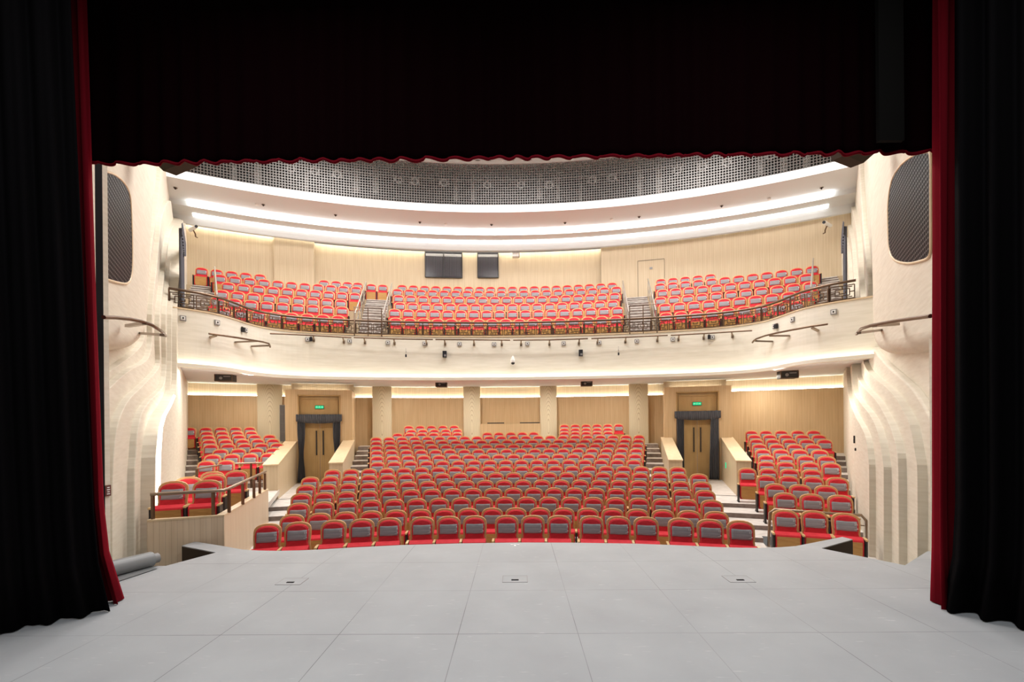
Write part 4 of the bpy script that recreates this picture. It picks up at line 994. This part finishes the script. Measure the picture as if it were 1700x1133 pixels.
fbar([(1112, 559.6), (1180, 556), (1255, 551)], (1126, 1168, 1216), 'thin bronze lighting bar on the balcony front, second from right')
def arm_bar(pts, br, lab):
    r = empty('lighting_bar', (0, 0, 0), 0, label=lab, cat='lighting bar')
    MB().tube([on_front(x, y, o_)[0] for x, y, o_ in pts], .03, 8).build('pipe', m_bronze, r)
    for (x0, y0, o0), (x1, y1, o1) in br: MB().bar(on_front(x0, y0, o0)[0], on_front(x1, y1, o1)[0], .07, .05).build('bracket', m_bronze_l, r)
arm_bar([(341, 556, .25), (360, 559, .3), (379, 562, .35), (398, 565.5, .42), (414, 569, .5), (428, 572.5, .5), (437, 575.5, .42), (441, 578, .3)],
        [((349, 560.5, 0), (351, 559, .25)), ((389, 568.5, .02), (409, 567.5, .42)), ((416, 575.5, .02), (434, 576, .42))], 'curved bronze lighting bar at the left bend of the balcony front')
arm_bar([(1378, 540.5, .25), (1355, 544, .3), (1333, 548.5, .35), (1311, 553, .4), (1292, 558, .46), (1273, 564, .45), (1262, 568, .4), (1256, 570.5, .3)],
        [((1358, 549.5, 0), (1355, 546, .25)), ((1312, 558, .02), (1297, 558, .4)), ((1284, 567.5, .02), (1266, 568, .4))], 'curved bronze lighting bar at the right bend of the balcony front')
box0 = None
bx = [(303.7, 528.8), (359.8, 536), (407, 548.5), (510.6, 564), (580.5, 567), (644, 569.5), (705, 571), (763, 571.6), (820.4, 572), (875.5, 571), (935.8, 570.8), (995, 569.5), (1057, 567), (1117, 564), (1182.6, 560.6), (1286.7, 542), (1316.8, 531), (1384.3, 518.5)]
ordn = ['first', 'second', 'third', 'fourth', 'fifth', 'sixth', 'seventh', 'eighth', 'ninth']
for i, (x, y) in enumerate(bx):
    p, t, nn = on_front(x, y, .0)
    w = 'left' if i < 9 else 'right'; k = i if i < 9 else 17-i
    if box0 is None:
        box0 = empty('socket_box', p, t); f_ = MB(); f_.box((0, -.02, 0), (.15, .04, .15)); f_.build('box_body', m_vent, box0)
        f_ = MB(); f_.box((0, -.045, .0), (.10, .012, .10)); f_.build('box_lid', m_white, box0); f_ = MB(); f_.box((0, -.054, 0), (.04, .01, .05)); f_.build('socket', m_dark, box0); o = box0
    else:
        o = box0.copy(); COL.objects.link(o)
        for ch in list(box0.children): c = ch.copy(); COL.objects.link(c); c.parent = o
        o.location = p; o.rotation_euler = (0, 0, t)
    tag(o, 'small square socket box on the balcony front, %s from the %s end' % (ordn[k], w), 'socket box', 'socket boxes along the balcony front')
def small(name, px, py, lab, cat, parts):
    p, t, nn = on_front(px, py, 0); r = empty(name, p, t, label=lab, cat=cat)
    for nm, mt, boxes in parts:
        b = MB()
        for c, d in boxes: b.box(c, d)
        b.build(nm, mt, r)
for x, y, sd in ((738.5, 589, 'left'), (964, 587, 'right')):
    small('wall_speaker', x, y, 'small dark loudspeaker on the balcony front, %s of the dome camera' % sd, 'loudspeaker', [('speaker_body', m_blackbox, [((0, -.08, 0), (.15, .14, .24))]), ('driver', m_vent, [((.02, -.155, -.06), (.08, .01, .08))]), ('bracket', m_bronze, [((0, -.01, 0), (.06, .03, .12))])])
for x, y, sd in ((674.5, 589, 'left'), (1026.5, 586, 'right')):
    p, t, nn = on_front(x, y, .16); r = empty('hanging_microphone', p, t, label='tiny dark microphone on a thin stem at the balcony front, %s one' % sd, cat='microphone')
    MB().tube([(0, 0, .22), (0, 0, -.02)], .006, 6).build('stem', m_vent, r); MB().tube([(0, 0, -.02), (0, 0, -.12)], .03, 8).build('capsule', m_blackbox, r); MB().bar((0, .17, .1), (0, 0, .1), .015).build('mount', m_vent, r)
for x, y, sd in ((401, 548, 'left'), (1291, 542.5, 'right'), (516.5, 564, 'left straight'), (1177, 560.5, 'right straight')):
    small('clip_light', x, y, 'tiny dark clip fixture on the %s part of the balcony front' % sd, 'light fixture', [('housing', m_blackbox, [((0, -.06, 0), (.09, .1, .14))]), ('clamp', m_bronze, [((.0, -.02, .08), (.04, .05, .05))])])
p, t, nn = on_front(851.5, 600, .14); r = empty('dome_camera', p, t, label='white dome surveillance camera hanging at the middle of the balcony front', cat='camera')
MB().tube([(0, .0, .17), (0, 0, .1), (0, 0, .02), (0, 0, -.05), (0, 0, -.08)], [.03, .055, .085, .09, .08], 16).build('camera_body', m_white, r)
MB().tube([(0, 0, -.08), (0, 0, -.11), (0, 0, -.14), (0, 0, -.155)], [.075, .07, .05, .02], 16).build('lens_dome', m_blackbox, r)
MB().bar((0, .15, .17), (0, 0, .17), .04).build('wall_arm', m_white, r)
# soffit projector openings
for x, y, w, h, zs, lab in ((371, 622, 26, 11, 1.95, 'far left'), (732.5, 634, 18, 8.5, 2.0, 'left centre'), (974, 632.5, 18, 8.5, 2.0, 'right centre'), (1310.5, 616, 26, 12, 1.95, 'far right')):
    p = at_z(x, y, zs); q = p; k = p.y/750; r = empty('projector_housing', (p.x, p.y, zs), -math.atan2(p.x-CX, p.y-CY)*.5, label='dark rectangular projector housing under the balcony, %s' % lab, cat='projector housing')
    f = MB(); f.box((0, .2, -h*k/2+.02), (w*k, .4, h*k+.04)); f.build('housing', m_dark, r)
    f = MB(); f.bar((-w*k/2, -.01, -h*k), (w*k/2, -.01, -h*k), .03); f.bar((-w*k/2, -.01, 0), (w*k/2, -.01, 0), .03); f.bar((-w*k/2, -.01, -h*k), (-w*k/2, -.01, 0), .03); f.bar((w*k/2, -.01, -h*k), (w*k/2, -.01, 0), .03); f.build('frame', m_bronze, r)
    f = MB(); f.tube([(-w*k*.15, .0, -h*k*.55), (-w*k*.15, -.03, -h*k*.55)], h*k*.22, 12); f.box((w*k*.2, -.01, -h*k*.3), (w*k*.4, .02, h*k*.12)); f.build('lens', m_vent, r)

# ------------------------------------------------------------------ balcony side door curtains, cameras
pl_T = lambda P_: P_.T
for P_, pxs, sd in ((PL, (287.5, 300.5, 402, 505), 'left'), (PR, (1392, 1407, 392, 500), 'right')):
    u = 7.0 if sd == 'left' else 7.6; T_ = pl_T(P_)-.10; pl = P_; r = empty('side_door_curtain', (0, 0, 0), 0, label='grey gathered curtain with pelmet at the %s balcony side entrance' % sd, cat='curtain')
    zc1 = 5.95; n = 50; vs = []
    for i in range(n+1):
        for j in range(11):
            v = j/10; uu = u+(.5+.15*math.sin(v*4))*i/n; vs.append(pl.pt(uu, 3.48+(zc1-3.48)*v, T_+.17+.04*math.sin(i*.75)))
    b = MB(); b.add(vs, [(i*11+j, (i+1)*11+j, (i+1)*11+j+1, i*11+j+1) for i in range(n) for j in range(10)], sm=True); b.build('curtain_cloth', m_grey_curtain, r)
    vs = []
    for i in range(81):
        for j, z in enumerate((5.72-.25*math.sin(i/80*3.14), 6.08)): vs.append(pl.pt(u-.1+1.9*i/80, z, T_+.22+.02*math.sin(i*1.1)))
    b = MB(); b.add(vs, [(i*2, i*2+2, i*2+3, i*2+1) for i in range(80)], sm=True); b.build('pelmet', m_grey_curtain, r)
    vs = []
    for i in range(31):
        for j in range(9):
            v = j/8; uu = u+1.35+(.4)*i/30; vs.append(pl.pt(uu, 3.48+(5.9-3.48)*v, T_+.15+.04*math.sin(i*.9)))
    b = MB(); b.add(vs, [(i*9+j, (i+1)*9+j, (i+1)*9+j+1, i*9+j+1) for i in range(30) for j in range(8)], sm=True); b.build('curtain_cloth', m_grey_curtain, r)
for px, py, sg, sd in ((321, 380, 1, 'left'), (1373, 373, -1, 'right')):
    p = at_y(px, py, 19.6); r = empty('security_camera', p, 0, label='white bullet camera with bracket in the upper %s corner of the balcony' % sd, cat='camera')
    MB().tube([(-sg*.22, .1, -.02), (sg*.2, -.12, .04)], .075, 12).build('camera_body', m_white, r)
    MB().tube([(sg*.2, -.12, .04), (sg*.24, -.14, .045)], .06, 12).build('lens', m_blackbox, r)
    MB().tube([(0, 0, -.06), (sg*.02, .1, -.2), (-sg*.12, .3, -.22), (-sg*.14, .45, -.2)], .025, 8).build('bracket', m_bronze, r)

# ------------------------------------------------------------------ lighting bridge
posts = [(388, 255, 300, 5), (427, 255, 312, 8), (509, 258, 330, 4), (591, 262, 320, 8), (624, 264, 322, 8), (756, 274, 334, 7), (785, 275, 335, 6), (895, 275, 332, 6), (926, 275, 332, 6), (1061, 262, 326, 7), (1094, 258, 322, 9), (1262, 255, 292, 8), (1301, 254, 285, 8), (1338, 253, 279, 7), (1160, 255, 318, 3), (964, 280, 338, 3)]
for i, (x, y0, y1, w) in enumerate(posts):
    R = 28.6; a, q = at_R(x, y0, R), at_R(x, y1, R); d = w/750*math.hypot(a.x, a.y)
    b = MB(); b.box((a.x, a.y, (a.z+q.z)/2+.3), (d, .06, abs(a.z-q.z)+.6), -math.atan2(a.x-CX, a.y-CY)); o = b.build('bridge_post', m_post, label='pale upright post behind the ceiling mesh, number %s from the left of sixteen' % ['one', 'two', 'three', 'four', 'five', 'six', 'seven', 'eight', 'nine', 'ten', 'twelve', 'fourteen', 'fifteen', 'sixteen', 'thirteen', 'eleven'][i], cat='post', group='upright posts behind the ceiling mesh')
lamps = [(356, 262), (484, 283), (523, 287), (560, 292), (662, 301), (689, 304), (737, 306), (809, 310), (865, 310), (912, 310), (983, 302), (1016, 298), (1124, 286), (1166, 280), (1206, 273), (1278, 262)]
def lamp_parts(root):
    b = MB(); b.tube([(0, -.14, 0), (0, .16, .03)], [.13, .10], 14, False); b.build('lamp_barrel', m_post, root)
    b = MB(); pts = [(.15*math.cos(t*math.pi/8), -.15, .15*math.sin(t*math.pi/8)) for t in range(17)]; b.tube(pts, .018, 6, False); b.build('front_ring', m_white, root)
    b = MB(); b.tube([(-.19, 0, 0), (-.19, 0, .2), (.19, 0, .2), (.19, 0, 0)], .016, 6); b.tube([(0, 0, .2), (0, 0, .42)], .018, 6); b.build('yoke', m_white, root)
    b = MB()
    for s_ in (-1, 1): b.bar((s_*.13, -.16, -.1), (s_*.24, -.2, -.13), .03); b.bar((s_*.12, -.16, .1), (s_*.2, -.2, .16), .03)
    b.build('barn_door', m_post, root)
lm0 = None
for i, (x, y) in enumerate(lamps):
    p = at_R(x, y, 28.0); rz = -math.atan2(p.x-CX, p.y-CY); w = ordn+['x']*7
    lab = 'round stage lamp hanging behind the ceiling mesh, %s from the %s' % ((ordn[i], 'left') if i < 8 else (ordn[15-i], 'right'))
    if lm0 is None: lm0 = empty('stage_lamp', p, rz); lamp_parts(lm0); o = lm0
    else:
        o = lm0.copy(); COL.objects.link(o); o.location = p; o.rotation_euler = (0, 0, rz)
        for ch in list(lm0.children): c = ch.copy(); COL.objects.link(c); c.parent = o
    tag(o, lab, 'stage lamp', 'stage lamps on the ceiling bridge')
ring('bridge_pipe', [(28.05, 10.98+.5), (28.09, 10.98+.5), (28.09, 11.02+.5), (28.05, 11.02+.5)], m_post, label='long horizontal pipe the stage lamps hang from behind the mesh', cat='pipe')
# sprinklers and detectors in the soffit
dets = [(291, 312, 28.6), (426, 339, 28.9), (437, 340, 28.9), (557, 357, 28.6), (697, 369, 29.0), (740, 372, 29.0), (816, 373, 29.0), (938, 370, 29.0), (1015, 364, 28.9), (1061, 360, 28.8), (1198, 342, 28.6), (1277, 330, 28.8), (1364, 312, 28.6)]
for i, (x, y, R) in enumerate(dets):
    d = ray(x, y); p = d*(9.79/d.z); r = empty('ceiling_detector', p, 0, label='tiny %s on the curved balcony ceiling, %s' % ('dark sprinkler head' if i not in (1, 5, 8, 11) else 'round white detector', ('position %s from left of thirteen' % ['one', 'two', 'three', 'four', 'five', 'six', 'seven', 'eight', 'nine', 'ten', 'eleven', 'twelve', 'thirteen'][i])), cat='detector', group='sprinklers and detectors in the balcony ceiling')
    if i in (1, 5, 8, 11): MB().tube([(0, 0, 0), (0, 0, -.05)], [.08, .06], 12).build('detector_body', m_white, r)
    else:
        MB().tube([(0, 0, 0), (0, 0, -.015)], .07, 12).build('rosette', m_bronze, r); MB().tube([(0, 0, 0), (0, 0, -.06)], .03, 8).build('sprinkler_head', m_dark, r)
for i, (x, y, lit) in enumerate(((672, 262, 0), (691, 263, 0), (793, 268, 0), (813, 269, 0), (834.6, 268.6, 1), (852.6, 269, 0), (868, 268, 1), (881, 268, 0), (914, 267, 0), (946, 264, 0), (1014, 258, 0))):
    d = ray(x, y); p = d*(11.915/d.z); r = empty('ceiling_downlight', p, 0, label='small %s in the white top ceiling, %s from left of eleven' % ('lit round downlight' if lit else 'unlit round fitting', (ordn+['tenth', 'eleventh'])[i]), cat='downlight', group='fittings in the white top ceiling')
    MB().tube([(0, 0, 0), (0, 0, -.02)], .13, 14).build('rim', m_vent if not lit else m_white, r); MB().tube([(0, 0, -.01), (0, 0, -.025)], .09, 14).build('lens', m_strip if lit else m_dark, r)
# dark hanging reflectors at the top corners
for pts, sd in (([(240, 250), (248, 262), (271, 284), (308, 268), (316, 256), (316, 240), (240, 240)], 'left'), ([(1397, 245), (1402, 258), (1434, 270.5), (1455, 252), (1458, 235), (1397, 235)], 'right')):
    b = MB(); b.prism(pts, lambda p: tuple(at_y(p[0], p[1], 9.0+.0*p[1])), lambda p: tuple(at_y(p[0], p[1], 9.0)+Vector((0, .35, .1)))); b.build('ceiling_reflector', m_brown, label='dark brown angular panel hanging at the top %s corner of the hall' % sd, cat='ceiling panel')
# wall fittings on the right stalls side wall
for k, (x, y) in enumerate(((1419.5, 730), (1421.5, 746.5))):
    u, z = PR.hit(x, y, .61); q = PR.pt(u, z, .63); b = MB(); b.box(q, (.03, .12 if k == 0 else .06, .2 if k == 0 else .07), -.58); o = b.build('wall_switch', m_dark, label='%s dark switch plate on the right stalls side wall' % ('upper larger' if k == 0 else 'lower smaller'), cat='switch')
    b = MB(); b.box((q[0]-.02, q[1], q[2]+.02), (.01, .03, .03), -.58); b.build('button', m_white, o)
